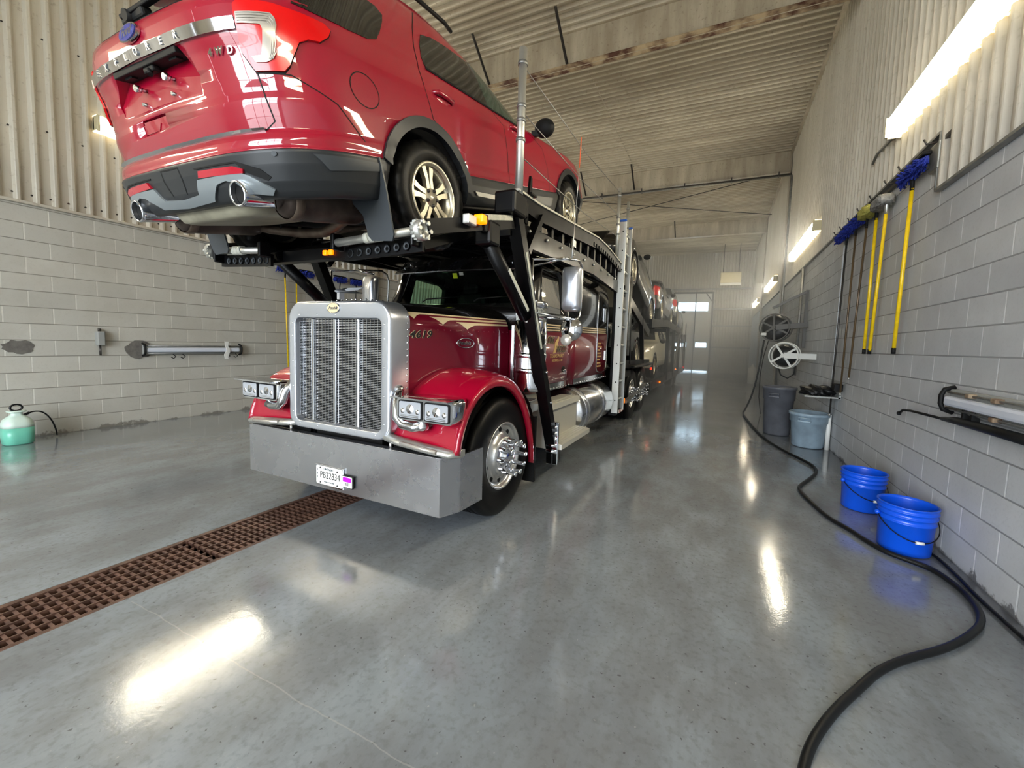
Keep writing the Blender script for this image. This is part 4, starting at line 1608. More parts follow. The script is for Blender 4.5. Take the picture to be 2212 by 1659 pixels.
mb = MB()
mb.loft([cab_ring(.90, .925, 3.46, 4.66), cab_ring(1.2, .93, 3.455, 4.66), stripe_ring(1.53, .93, 3.455, 4.66)], True)
CBV = mb.fixn().bvh()
cab = mb.build('cab', M['maroon'], truck)
outer = MB()
outer.loft([stripe_ring(1.53, .93, 3.455, 4.66), stripe_ring(1.70, .928, 3.46, 4.66), cab_ring(1.80, .922, 3.475, 4.66), cab_ring(2.16, .875, 3.62, 4.66), cab_ring(2.26, .84, 3.72, 4.64), cab_ring(2.33, .74, 3.86, 4.58), cab_ring(2.36, .6, 3.98, 4.5)], True)
UBV = outer.fixn().bvh()
cut = MB()
rg = [cab_ring(1.50, .87, 3.52, 4.60, .13), cab_ring(1.80, .865, 3.53, 4.60, .13), cab_ring(2.15, .815, 3.68, 4.60, .13), cab_ring(2.23, .76, 3.80, 4.55, .13)]
cut.loft(rg, True)
outer = bool_cut(outer, cut)
cut = MB()
cut.prism([(-.70, 1.785), (.70, 1.785), (.655, 2.13), (.0, 2.145), (-.655, 2.13)], (XC, 3.2, 0), (1, 0, 0), (0, 0, 1), (0, .75, 0))
for s in (1, -1):
    cut.prism([(3.71, 1.715), (4.27, 1.735), (4.27, 2.14), (4.20, 2.175), (3.86, 2.165), (3.80, 2.13)], (XC + s * .70, 0, 0), (0, 1, 0), (0, 0, 1), (s * .4, 0, 0))
cabin = bool_cut(outer, cut)
cabin.build('cab_upper', [M['blackp'], M['matt']], cab)
M['windscreen'] = mat('tinted_windscreen', (150, 196, 172), 0.02, trans=1.0, ior=1.12, coat=0.6, coat_r=0.02)
mb = MB()
decal(mb, UBV, [(-.70, 1.785), (.70, 1.785), (.655, 2.13), (.0, 2.145), (-.655, 2.13)], lambda u, v: ((XC + u, 2.5, v), (0, 1, 0)), -.006, .12, .006)
mb.build('windscreen', M['windscreen'], cab)
for s in (1, -1):
    mb = MB()
    decal(mb, UBV, [(3.71, 1.715), (4.27, 1.735), (4.27, 2.14), (4.20, 2.175), (3.86, 2.165), (3.80, 2.13)], lambda u, v, s=s: ((XC + s * 2, u, v), (-s, 0, 0)), -.006, .12, .006)
    mb.build('door_window', M['windscreen'], cab)
mb = MB()
mb.box((XC, 3.68, 1.62), (1.6, .30, .26), bev=.05)
mb.tube([(XC + .42 + .19 * math.cos(t), 3.88 + .05 * math.sin(t), 1.80 + .18 * math.sin(t)) for t in [2 * PI * i / 24 for i in range(24)]], .015, 8, closed=True)
for s in (1, -1):
    mb.box((XC + s * .45, 4.38, 1.83), (.48, .14, .60), bev=.06)
    mb.box((XC + s * .45, 4.36, 2.14), (.26, .10, .14), bev=.04)
mb.box((XC, 4.59, 1.9), (1.66, .03, .7))
mb.build('cab_interior', M['darkunder'], cab)
mb = MB()
mb.box((XC - .02, 3.56, 2.085), (.055, .004, .055), Euler((.42, 0, 0)))
mb.build('windscreen_sticker', M['yelltag'], cab)
mb = MB()
mb.box((XC + .05, 3.57, 2.105), (.05, .004, .032), Euler((.42, 0, 0)))
mb.build('windscreen_tag', M['tape'], cab)
# sun visor
mb = MB()
rg = []
for u in [i / 12 for i in range(13)]:
    x = XC - .76 + 1.52 * u
    b = .06 * (1 - (2 * u - 1) ** 2)
    rg.append([Vector((x, 3.46 - b, 2.105)), Vector((x, 3.455 - b, 2.112)), Vector((x, 3.66 - b * .5, 2.285)), Vector((x, 3.68 - b * .5, 2.275))])
mb.loft(rg, True, smooth=False)
vz = mb.build('sun_visor', M['steel'], cab)
mb = MB()
for i in range(9):
    x = XC - .68 + i * .17
    mb.sphere((x, 3.525, 2.187), .010, 6)
    mb.sphere((x + .05, 3.57, 2.225), .008, 6)
mb.build('visor_bolts', M['alu'], vz)
mb = MB()
for xx in (XC - .35, XC + .3):
    mb.tube([(xx, 3.44, 1.80), (xx + .02, 3.49, 1.835), (xx + .42, 3.52, 1.86)], .007, 6)
mb.build('wiper_arms', M['matt'], cab)

# sleeper
mb = MB()
mb.loft([cab_ring(.90, .935, 4.68, 6.36, .1), cab_ring(1.2, .94, 4.68, 6.36, .1), stripe_ring(1.53, .94, 4.68, 6.36, .1)], True)
SBV = mb.fixn().bvh()
slp = mb.build('sleeper', M['maroon'], truck)
mb = MB()
mb.loft([stripe_ring(1.53, .94, 4.68, 6.36, .1), cab_ring(2.1, .935, 4.68, 6.36, .1), cab_ring(2.28, .90, 4.69, 6.34, .1), cab_ring(2.36, .80, 4.74, 6.28, .1)], True)
TBV = mb.fixn().bvh()
mb.build('sleeper_upper', M['blackp'], slp)
both_bvh = ((CBV, UBV, cab, 3.62, 4.655), (SBV, TBV, slp, 4.69, 6.355))
for lo_, hi_, par, y0, y1 in both_bvh:
    for s in (1, -1):
        mb = MB()
        for dz in (.030, .058, .086):
            decal(mb, hi_ if dz > 0 else lo_, [(y0, 1.508 + dz + (y0 - 3.8) * .02), (y1, 1.508 + dz + (y1 - 3.8) * .02), (y1, 1.521 + dz + (y1 - 3.8) * .02), (y0, 1.521 + dz + (y0 - 3.8) * .02)],
                  lambda u, v, s=s: ((XC + s * 2, u, v), (-s, 0, 0)), .003, .2, .003)
        mb.build('pinstripe', M['cream'], par)
        mb = MB()
        decal(mb, lo_, [(y0 + .05, .88 + .02), (y1, .90), (y1, .975), (y0 + .05, .975)], lambda u, v, s=s: ((XC + s * 2, u, v), (-s, 0, 0)), .010, .3, .012)
        sk = mb.build('sill_trim', M['alu'], par)
        mb = MB()
        k = int((y1 - y0) / .1)
        for i in range(k):
            mb.sphere((XC + s * (.945 if par is slp else .937), y0 + .1 + i * (y1 - y0 - .1) / k, .918), .011, 6)
        mb.build('trim_bolts', M['chrome'], sk)
for s in (1, -1):
    g = lambda u, v, s=s: ((XC + s * 2, u, v), (-s, 0, 0))
    # door seams, handle, sleeper hatch
    mb = MB()
    decal(mb, CBV, ribbon([(3.66, .98), (3.66, 1.52)], .008), g, .001, .2, 0)
    decal(mb, CBV, ribbon([(4.46, .98), (4.50, 1.15), (4.58, 1.30), (4.60, 1.52)], .008), g, .001, .2, 0)
    mb.build('door_gap', M['matt'], cab)
    mb = MB()
    mb.sphere((XC + s * .925, 4.39, 1.115), .06, 12, (.18, 1.2, .62))
    hd = mb.build('door_handle', M['matt'], cab)
    mb = MB()
    mb.sphere((XC + s * .945, 4.40, 1.10), .05, 12, (.22, 1.15, .30))
    mb.build('handle_grip', M['chrome'], hd)
    mb = MB()
    hp_ = [(5.70, 2.10), (5.70, 1.10), (5.76, 1.0), (6.26, 1.0), (6.30, 1.08), (6.30, 2.12), (6.20, 2.2), (5.78, 2.2)]
    pts = []
    for i, p in enumerate(smooth2(hp_, 1)):
        h_ = (TBV if p[1] > 1.58 else SBV).ray_cast(Vector((XC + s * 2, p[0], p[1])), Vector((-s, 0, 0)))
        if h_[0] is not None:
            pts.append(h_[0] + Vector((s * .003, 0, 0)))
    mb.tube(pts, .009, 6, closed=True)
    mb.build('hatch_moulding', M['alu'], slp)
    mb = MB()
    mb.box((XC + s * .945, 6.10, 1.86), (.02, .05, .22), bev=.006)
    mb.box((XC + s * .945, 6.20, 1.25), (.02, .03, .16), bev=.006)
    mb.build('hatch_latch', M['alu'], slp)
    # sign-writing
    order = (lambda L: L) if s > 0 else (lambda L: L[::-1])
    mb, mk, mg = MB(), MB(), MB()
    for word, y0, dy, z, sz in (('OAK', 3.905, .066, 1.440, .098), ('WOOD', 4.19, .070, 1.345, .098)):
        n = len(word)
        pos = [(y0 + dy * i, z) for i in range(n)]
        pos = pos if s > 0 else [(2 * 4.16 - p[0], p[1]) for p in pos]
        letters(mk, CBV, word, g, pos, sz, .004, .0008, .12, offset=.005)
        letters(mb, CBV, word, g, pos, sz * .98, .006, .0008, .12, offset=.0015)
    for word, y0, dy, z, sz in (('TRANSPORT', 3.975, .046, 1.270, .056), ('ROCKWELL ON', 4.03, .029, 1.222, .034)):
        pos = [(y0 + dy * i, z) for i in range(len(word))]
        pos = pos if s > 0 else [(2 * 4.16 - p[0], p[1]) for p in pos]
        letters(mg, CBV, word, g, pos, sz, .004, .0008, .12, offset=.001)
    decal(mg, CBV, [(4.16 + s * (p[0] - 4.16), p[1]) for p in [(4.05, 1.30), (4.09, 1.36), (4.10, 1.42), (4.16, 1.46), (4.20, 1.495), (4.205, 1.44), (4.18, 1.42), (4.19, 1.37), (4.14, 1.35), (4.13, 1.31), (4.08, 1.30)]], g, .003, .06, .003)
    mb.build('door_lettering', M['ink'], cab)
    mk.build('door_lettering_outline', M['cream'], cab)
    mg.build('door_lettering_tan', M['gold'], cab)
    mb = MB()
    for r0 in range(8):
        z = 1.43 - r0 * .048
        decal(mb, SBV, ribbon([(5.745, z), (5.745 + .19 + .05 * math.sin(r0 * 2.1), z)], .022), g, .002, .3, 0)
    mb.build('permit_lettering', M['gold'], slp)

# air cleaners and cowl plates
def cleaner(s, X):
    c = Vector((X(.975), 3.38, 0))
    mb = MB()
    mb.lathe([(.02, .96), (.145, .965), (.148, 1.0), (.148, 1.60), (.14, 1.61)], c, (0, 0, 1), 32)
    for z in (1.13, 1.27):
        mb.lathe([(.148, z), (.1515, z + .003), (.1515, z + .042), (.148, z + .045)], c, (0, 0, 1), 32)
    ac = mb.build('air_cleaner', M['chrome'], truck)
    mb = MB()
    for i in range(9):
        z = 1.615 + i * .0125
        mb.lathe([(.134, z), (.139, z + .002), (.139, z + .006), (.134, z + .008)], c, (0, 0, 1), 28)
    for i in range(40):
        a = 2 * PI * i / 40
        mb.box((c.x + .137 * math.cos(a), c.y + .137 * math.sin(a), 1.67), (.004, .004, .12))
    mb.cyl(c + Vector((0, 0, 1.60)), c + Vector((0, 0, 1.73)), .128, n=24)
    mb.build('intake_screen', M['alu_dull'], ac)
    mb = MB()
    mb.lathe([(.144, 1.725), (.150, 1.73), (.150, 1.77), (.14, 1.785), (.001, 1.79)], c, (0, 0, 1), 32)
    mb.build('intake_cap', M['alu'], ac)
    mb = MB()
    mb.box((X(.79), 3.45, 1.28), (.03, .16, .58), bev=.004)
    cp = mb.build('cowl_plate', M['alu'], truck)
    mb = MB()
    for i in range(5):
        mb.sphere((X(.808), 3.40, 1.06 + i * .115), .014, 8, (.5, 1, 1))
    mb.build('cowl_bolts', M['alu_dull'], cp)


both(cleaner)


# steps, tank, battery box
def steps(s, X):
    mb = MB()
    mb.prism([(.86, .80), (1.09, .80), (1.10, .745), (1.06, .735), (1.06, .44), (1.20, .43), (1.235, .425), (1.235, .375), (1.10, .365), (.86, .365)], (XC, 3.62, 0), (s, 0, 0), (0, 0, 1), (0, .92, 0))
    for i in range(3):
        mb.box((X(1.0 + .035 * i), 4.08, .803), (.012, .9, .008))
    for i in range(4):
        mb.box((X(1.085 + .035 * i), 4.08, .437), (.012, .9, .008))
    st = mb.build('step_box', M['tread'], truck)
    mb = MB()
    mb.box((X(1.15), 3.59, .44), (.12, .03, .42), bev=.006)
    for i in range(5):
        mb.cyl((X(1.09), 3.575, .60 - i * .06), (X(1.2), 3.575, .60 - i * .06), .018, n=10)
    mb.build('step_end_plate', M['chrome'], st)
    mb = MB()
    mb.lathe([(.05, 0), (.275, .0), (.295, .02), (.295, 1.48), (.275, 1.5), (.05, 1.5)], (X(.83), 4.62, .56), (0, 1, 0), 36)
    tk = mb.build('fuel_tank', M['alu'], truck)
    for y in (4.74, 5.55):
        mb = MB()
        mb.lathe([(.296, 0), (.306, .004), (.306, .14), (.296, .144)], (X(.83), y, .56), (0, 1, 0), 36)
        mb.build('tank_strap', M['steel'], tk)
    mb = MB()
    mb.box((X(.62), 3.62, .86), (.5, .42, .16))
    mb.box((X(.88), 3.50, .80), (.20, .20, .12), bev=.01)
    mb.build('battery_cover', M['alu'], truck)


both(steps)
mb = MB()
for s in (1, -1):
    mb.box((XC + s * .42, 4.6, .62), (.09, 4.6, .26))
mb.box((XC, 3.0, .5), (.7, 1.6, .3))
mb.cyl((XC - .95, 2.83, .48), (XC + .95, 2.83, .48), .06)
mb.build('chassis', M['darkunder'], truck)


# mirrors
def mirror(s, X):
    o = 1.33 if s > 0 else 1.12
    x = X(o)
    mb = MB()
    mb.tube([(X(.95), 3.36, 2.10), (x, 3.25, 2.135), (x, 3.36, 2.15), (x, 3.62, 2.19), (x, 3.70, 2.165), (x, 3.735, 2.09), (x, 3.72, 1.76), (x, 3.70, 1.68), (x, 3.62, 1.645), (x, 3.2, 1.625), (X(.95), 3.3, 1.64)], .0135, 8)
    mb.tube([(X(1.16), 2.98, 2.08), (X(1.16), 2.98, 1.78), (X(1.1), 2.94, 1.68)], .012, 8)
    mb.tube([(X(1.16), 2.98, 2.08), (x, 3.28, 2.135)], .010, 8)
    mb.tube([(X(1.1), 2.94, 1.68), (x, 3.2, 1.625)], .010, 8)
    fr = mb.build('mirror_frame', M['alu'], truck)
    mb = MB()
    rg = []
    for dy, k in ((-.0, .2), (.006, .78), (.03, .95), (.075, 1.0), (.10, .98)):
        rg.append([Vector((x + p[0] * k, 3.40 + dy, 1.905 + p[1] * k)) for p in rrect(.178, .40, .035, 5)])
    mb.loft(rg, True)
    mb.build('mirror_housing', M['shell'], fr)
    mb = MB()
    mb.lathe([(.001, -.05), (.05, -.045), (.095, -.02), (.108, .0), (.104, .008), (.09, .005)], (x + s * .01, 3.46, 1.545), (0, 1, 0), 28)
    mb.build('convex_mirror', M['chrome'], fr)
    mb = MB()
    mb.lathe([(.001, -.014), (.04, -.012), (.052, 0), (.05, .02), (.001, .03)], (x - s * .0, 3.36, 1.445), (0, 1, 0), 20)
    mb.build('spot_lamp', M['clearlens'], fr)


both(mirror)
mb = MB()
mb.tube([(XC + 1.33, 3.43, 2.16), (XC + 1.33, 3.44, 2.26), (XC + 1.34, 3.455, 2.6)], [.012, .006, .004], 6)
mb.tube([(XC + 1.34, 3.455, 2.6), (XC + 1.35, 3.47, 2.96)], .003, 6)
an = mb.build('antenna', M['alu_dull'], truck)
mb = MB()
mb.tube([(XC + 1.35, 3.47, 2.96), (XC + 1.355, 3.475, 3.22)], .004, 6)
mb.build('antenna_tip', M['orange'], an)

# ------------------------------------------------------------------ head rack over the cab
def rack(s, X):
    # leaning front post, lift cylinder, brace
    mb = MB()
    mb.beam((X(1.13), 2.66, 2.44), (X(1.13), 3.70, .24), .085, .10, up=(1, 0, 0))
    mb.box((X(1.13), 2.64, 2.40), (.17, .20, .16), bev=.02)
    mb.beam((X(1.13), 3.14, 2.46), (X(1.13), 2.90, 2.12), .05, .08, up=(1, 0, 0))
    post = mb.build('rack_post', M['frame'], truck)
    mb = MB()
    mb.beam((X(1.182), 2.82, 2.10), (X(1.182), 3.17, 1.36), .028, .004, up=(1, 0, 0))
    mb.build('reflective_tape', M['tape'], post)
    mb = MB()
    for y, z in ((2.70, 2.35), (3.02, 1.75), (3.30, 1.15), (3.43, .86), (3.58, .50)):
        mb.sphere((X(1.181), y, z), .014, 8)
    mb.build('post_bolts', M['alu'], post)
    mb = MB()
    mb.cyl((X(1.10), 2.40, 2.08), (X(1.10), 3.00, 1.62), .052, n=20)
    mb.box((X(1.10), 2.38, 2.13), (.13, .14, .16), bev=.02)
    cy = mb.build('lift_cylinder', M['frame'], truck)
    mb = MB()
    mb.cyl((X(1.10), 3.0, 1.62), (X(1.10), 3.22, 1.45), .024, n=12)
    mb.build('cylinder_rod', M['alu_dull'], cy)
    mb = MB()
    mb.beam((X(1.154), 2.60, 1.93), (X(1.154), 2.94, 1.668), .03, .006, up=(1, 0, 0))
    mb.build('reflective_tape', M['tape'], cy)
    mb = MB()
    mb.box((X(1.10), 3.26, 1.44), (.10, .12, .10), bev=.02)
    mb.build('cylinder_foot', M['frame'], cy)
    # side rail with its worn pale top edge
    mb = MB()
    P = [(2.72, 2.43, 2.53), (3.1, 2.42, 2.545), (4.85, 2.58, 2.705), (5.3, 2.58, 2.70), (6.14, 2.52, 2.635)]
    for a, b in zip(P, P[1:]):
        vs = [Vector((X(o), y, z)) for y, z0, z1 in (a, b) for o, z in ((1.06, z0), (1.14, z0), (1.14, z1), (1.06, z1))]
        mb.add(vs, [(0, 1, 5, 4), (1, 2, 6, 5), (2, 3, 7, 6), (3, 0, 4, 7), (0, 1, 2, 3), (4, 5, 6, 7)])
    rl = mb.build('side_rail', M['frame'], truck)
    mb = MB()
    for a, b in zip(P, P[1:]):
        mb.beam((X(1.11), a[0], a[2] + .008), (X(1.11), b[0], b[2] + .008), .09, .016)
    mb.build('rail_edge', M['railw'], rl)
    for i in range(9):
        mb = MB()
        y = 3.0 + i * .36
        mb.sphere((X(1.115), y, 2.30 + .08 * min(1, (y - 2.8) / 2)), .015, 8)
        mb.build('rail_bolt', M['alu_dull'], rl)
    for i in range(14):
        mb = MB()
        y = 4.7 + i * .105
        mb.box((X(1.145), y, 2.60 - .05 * max(0, (y - 5.3) / .8)), (.014, .045, .05), bev=.006)
        mb.build('rail_tooth', M['frame'], rl)
    mb = MB()
    mb.box((X(1.09), 4.1, 2.47), (.04, .09, .07))
    mb.build('rail_plate', M['alu_dull'], rl)
    for i in range(12):
        mb = MB()
        y = 2.95 + i * .27
        mb.box((X(1.09), y, 2.42 + .08 * min(1, (y - 2.8) / 2)), (.04, .05, .14))
        mb.build('rail_stanchion', M['frame'], rl)
    mb = MB()
    mb.beam((X(1.08), 2.86, 2.26), (X(1.08), 4.85, 2.36), .05, .17)
    mb.beam((X(1.08), 4.85, 2.36), (X(1.08), 6.14, 2.30), .05, .17)
    mb.beam((X(.95), 2.9, 2.25), (X(1.05), 6.1, 2.27), .02, .03)
    mb.build('side_beam', M['frame'], truck)
    # front arm to the winch tube
    mb = MB()
    mb.beam((X(1.02), 1.86, 2.045), (X(1.12), 2.26, 2.165), .03, .085)
    mb.beam((X(1.12), 2.26, 2.165), (X(1.12), 2.66, 2.29), .06, .10)
    arm = mb.build('front_arm', M['frame'], truck)
    mb = MB()
    mb.beam((X(1.13), 2.30, 2.215), (X(1.13), 2.63, 2.305), .05, .035)
    mb.build('arm_edge', M['railw'], arm)
    mb = MB()
    mb.box((X(1.145), 2.22, 2.178), (.07, .06, .055), bev=.01)
    mb.build('marker_lamp', M['amber'], arm)
    mb = MB()
    mb.box((X(1.125), 2.13, 2.150), (.05, .09, .06), bev=.008)
    mb.build('lamp_bracket', M['alu_dull'], arm)
    # winch tube across the nose of the ramp
    mb = MB()
    mb.cyl((X(.37), 1.80, 1.985), (X(.955), 1.83, 2.02), .024, n=20)
    wt = mb.build('winch_tube', M['alu_dull'], truck)
    mb = MB()
    for q in (.62, .66, .70):
        c = Vector((X(q), 1.80 + .03 * (q - .37) / .585, 1.985 + .035 * (q - .37) / .585))
        mb.cyl(c - Vector((.018, .001, .001)), c + Vector((.018, .001, .001)), .031, n=18)
    mb.build('strap_wrap', M['tape'], wt)
    mb = MB()
    g_ = [((.062 if i % 2 else .053) * math.cos(2 * PI * i / 36), (.062 if i % 2 else .053) * math.sin(2 * PI * i / 36)) for i in range(36)]
    mb.prism(g_, (X(.975), 1.83, 2.02), (0, 1, 0), (0, 0, 1), (s * .02, 0, 0))
    mb.lathe([(.056, 0), (.058, .03), (.045, .04), (.04, .03), (.026, .02), (.024, .0)], (X(.995), 1.83, 2.02), (s, 0, 0), 24)
    for k in range(6):
        a = rad(60 * k)
        mb.cyl((X(1.015), 1.83 + .046 * math.cos(a), 2.02 + .046 * math.sin(a)), (X(1.043), 1.83 + .046 * math.cos(a), 2.02 + .046 * math.sin(a)), .012, n=8)
    mb.build('ratchet_gear', M['alu_dull'], wt)
    mb = MB()
    mb.box((X(.36), 1.81, 1.99), (.03, .08, .10), bev=.008)
    mb.build('winch_bracket', M['frame'], wt)
    mb = MB()
    mb.box((X(.955), 1.85, 2.00), (.02, .09, .13), bev=.008)
    mb.build('winch_bracket', M['frame'], wt)
    # runway with lightening holes along its nose plate
    mb = MB()
    n_ = [(X(.37), 1.87, 1.935), (X(.97), 1.87, 1.945)]
    mb.beam((X(.37), 1.87, 1.93), (X(.98), 1.88, 1.955), .02, .085)
    mb.beam((X(.66), 2.72, 2.27), (X(.66), 4.95, 2.60), .60, .045, up=(0, 0, 1))
    for i in range(14):
        y = 2.8 + i * .16
        mb.box((X(.66), y, 2.245 + (y - 2.72) * .148), (.62, .04, .06))
    rw_ = mb.build('runway', M['frame'], truck)
    mb = MB()
    for i in range(7):
        x = X(.42 + .075 * i)
        mb.lathe([(.012, 0), (.022, .0), (.026, .004), (.022, .008)], (x, 1.862, 1.93 + .003 * i), (0, -1, 0), 14)
    mb.build('lightening_holes', M['plastic2'], rw_)
    mb = MB()
    for o in (.36, .96):
        mb.beam((X(o), 1.9, 1.96), (X(o), 2.72, 2.29), .02, .06)
        mb.beam((X(o), 2.72, 2.29), (X(o), 4.95, 2.63), .02, .07)
    mb.build('runway_kerb', M['frame'], rw_)


both(rack)
mb = MB()
mb.beam((XC - .62, 1.97, 1.965), (XC + .52, 1.97, 1.965), .07, .075)
cb = mb.build('nose_beam', M['frame'], truck)
for x in (-2.215, -2.42, -2.475):
    mb = MB()
    mb.box((x, 1.925, 1.967), (.034, .02, .034), bev=.006)
    mb.build('marker_lamp', M['amber'], cb)
for y, z in ((2.74, 2.25), (3.3, 2.32), (4.0, 2.40), (5.1, 2.42), (6.0, 2.40)):
    mb = MB()
    mb.beam((XC - 1.1, y, z), (XC + 1.1, y, z), .08, .09)
    mb.build('cross_beam', M['frame'], truck)
mb = MB()
for x in (XC - .28, XC + .30):
    mb.tube([(x, 1.98, 1.95), (x - .03, 2.4, 2.10), (x, 3.0, 2.24), (x + .05, 4.2, 2.35)], .014, 6)
mb.build('air_lines', M['matt'], truck)
# back part of the rack: rear posts, tall poles, ladder
for s in (1, -1):
    X = lambda o, s=s: XC + s * o
    for nm, y, z0, z1, r in (('tall_pole', 2.76, 2.45, 3.555, .030), ('tall_pole', 5.86, 2.62, 3.655, .024), ('tall_pole', 6.45, 2.62, 3.66, .022)):
        mb = MB()
        mb.cyl((X(1.13), y, z0), (X(1.13), y, z1), r, n=16)
        po_ = mb.build(nm, M['alu_dull'], truck)
        mb = MB()
        for q in (.12, .42, .52, .66):
            mb = MB()
            mb.cyl((X(1.13), y, z1 - q), (X(1.13), y, z1 - q + .025), r + .006, n=16)
            mb.build('pole_collar', M['galv'], po_)
    mb = MB()
    mb.box((X(1.13), 2.77, 2.41), (.12, .11, .12), bev=.015)
    mb.box((X(1.13), 2.93, 2.565), (.10, .10, .012))
    mb.prism([(0, 0), (.05, 0), (.045, .13), (.02, .14)], (X(1.13), 2.90, 2.57), (0, 1, 0), (0, 0, 1), (s * .02, 0, 0))
    mb.build('pole_socket', M['frame'], truck)
    mb = MB()
    mb.box((X(1.08), 6.3, 1.45), (.12, .16, 2.3), bev=.01)
    mb.build('rear_post', M['frame'], truck)
    for za, zb in ((3.44, 3.60), (3.12, 3.28), (2.80, 2.98)):
        mb = MB()
        mb.tube([(X(1.13), 2.78, za), (X(1.13), 4.3, (za + zb) / 2 - .05), (X(1.13), 5.86, zb)], .004, 6)
        mb.build('safety_cable', M['galv'], truck)
mb = MB()
for y in (6.14, 6.58):
    mb.box((XC + 1.14, y, 1.815), (.092, .012, 2.91))
    for q in (-.046, .046):
        mb.box((XC + 1.14 + q, y + (.014 if y < 6.3 else -.014), 1.815), (.008, .034, 2.91))
ld = mb.build('ladder', M['alu_dull'], truck)
for i in range(10):
    mb = MB()
    mb.cyl((XC + 1.145, 6.14, .56 + i * .285), (XC + 1.145, 6.58, .56 + i * .285), .018, n=10)
    mb.build('rung', M['alu_dull'], ld)
mb = MB()
for y in (6.14, 6.58):
    mb.box((XC + 1.14, y, 3.28), (.10, .045, .03), bev=.006)
mb.build('end_caps', M['bluecap'], ld)
mb = MB()
for i in range(10):
    mb.cyl((XC + 1.145, 6.1335, .56 + i * .285), (XC + 1.145, 6.130, .56 + i * .285), .011, n=10)
mb.build('rung_holes', M['matt'], ld)
# drive axle wheels under the rear of the truck
mb = MB()
mb.box((XC, 6.9, .62), (1.0, 1.6, .25))
mb.build('rear_frame', M['darkunder'], truck)
# ------------------------------------------------------------------ car trailer and its load
PK_T = [(.36, .92, -1.15, 3.95), (.45, .95, -1.2, 4.02), (.60, .975, -1.22, 4.05), (.80, .98, -1.2, 4.02), (1.0, .975, -1.19, 3.96), (1.06, .965, -1.185, 3.8), (1.09, .955, -1.18, 3.3), (1.12, .94, -1.17, 2.6)]
PK_G = [(1.10, .90, .75, 2.75), (1.25, .86, .80, 2.45), (1.45, .80, .88, 2.15), (1.60, .75, .95, 1.95), (1.66, .68, 1.05, 1.8), (1.68, .4, 1.2, 1.6)]
SD_T = [(.26, .82, -.95, 3.5), (.36, .88, -1.05, 3.62), (.55, .91, -1.08, 3.66), (.70, .91, -1.07, 3.64), (.80, .905, -1.05, 3.56), (.86, .89, -1.03, 3.2), (.90, .87, -1.0, 2.6), (.94, .85, -.9, 2.1),
        (1.05, .80, -.55, 1.9), (1.2, .73, -.28, 1.55), (1.34, .65, -.02, 1.2), (1.40, .55, .2, .95), (1.42, .3, .4, .7)]


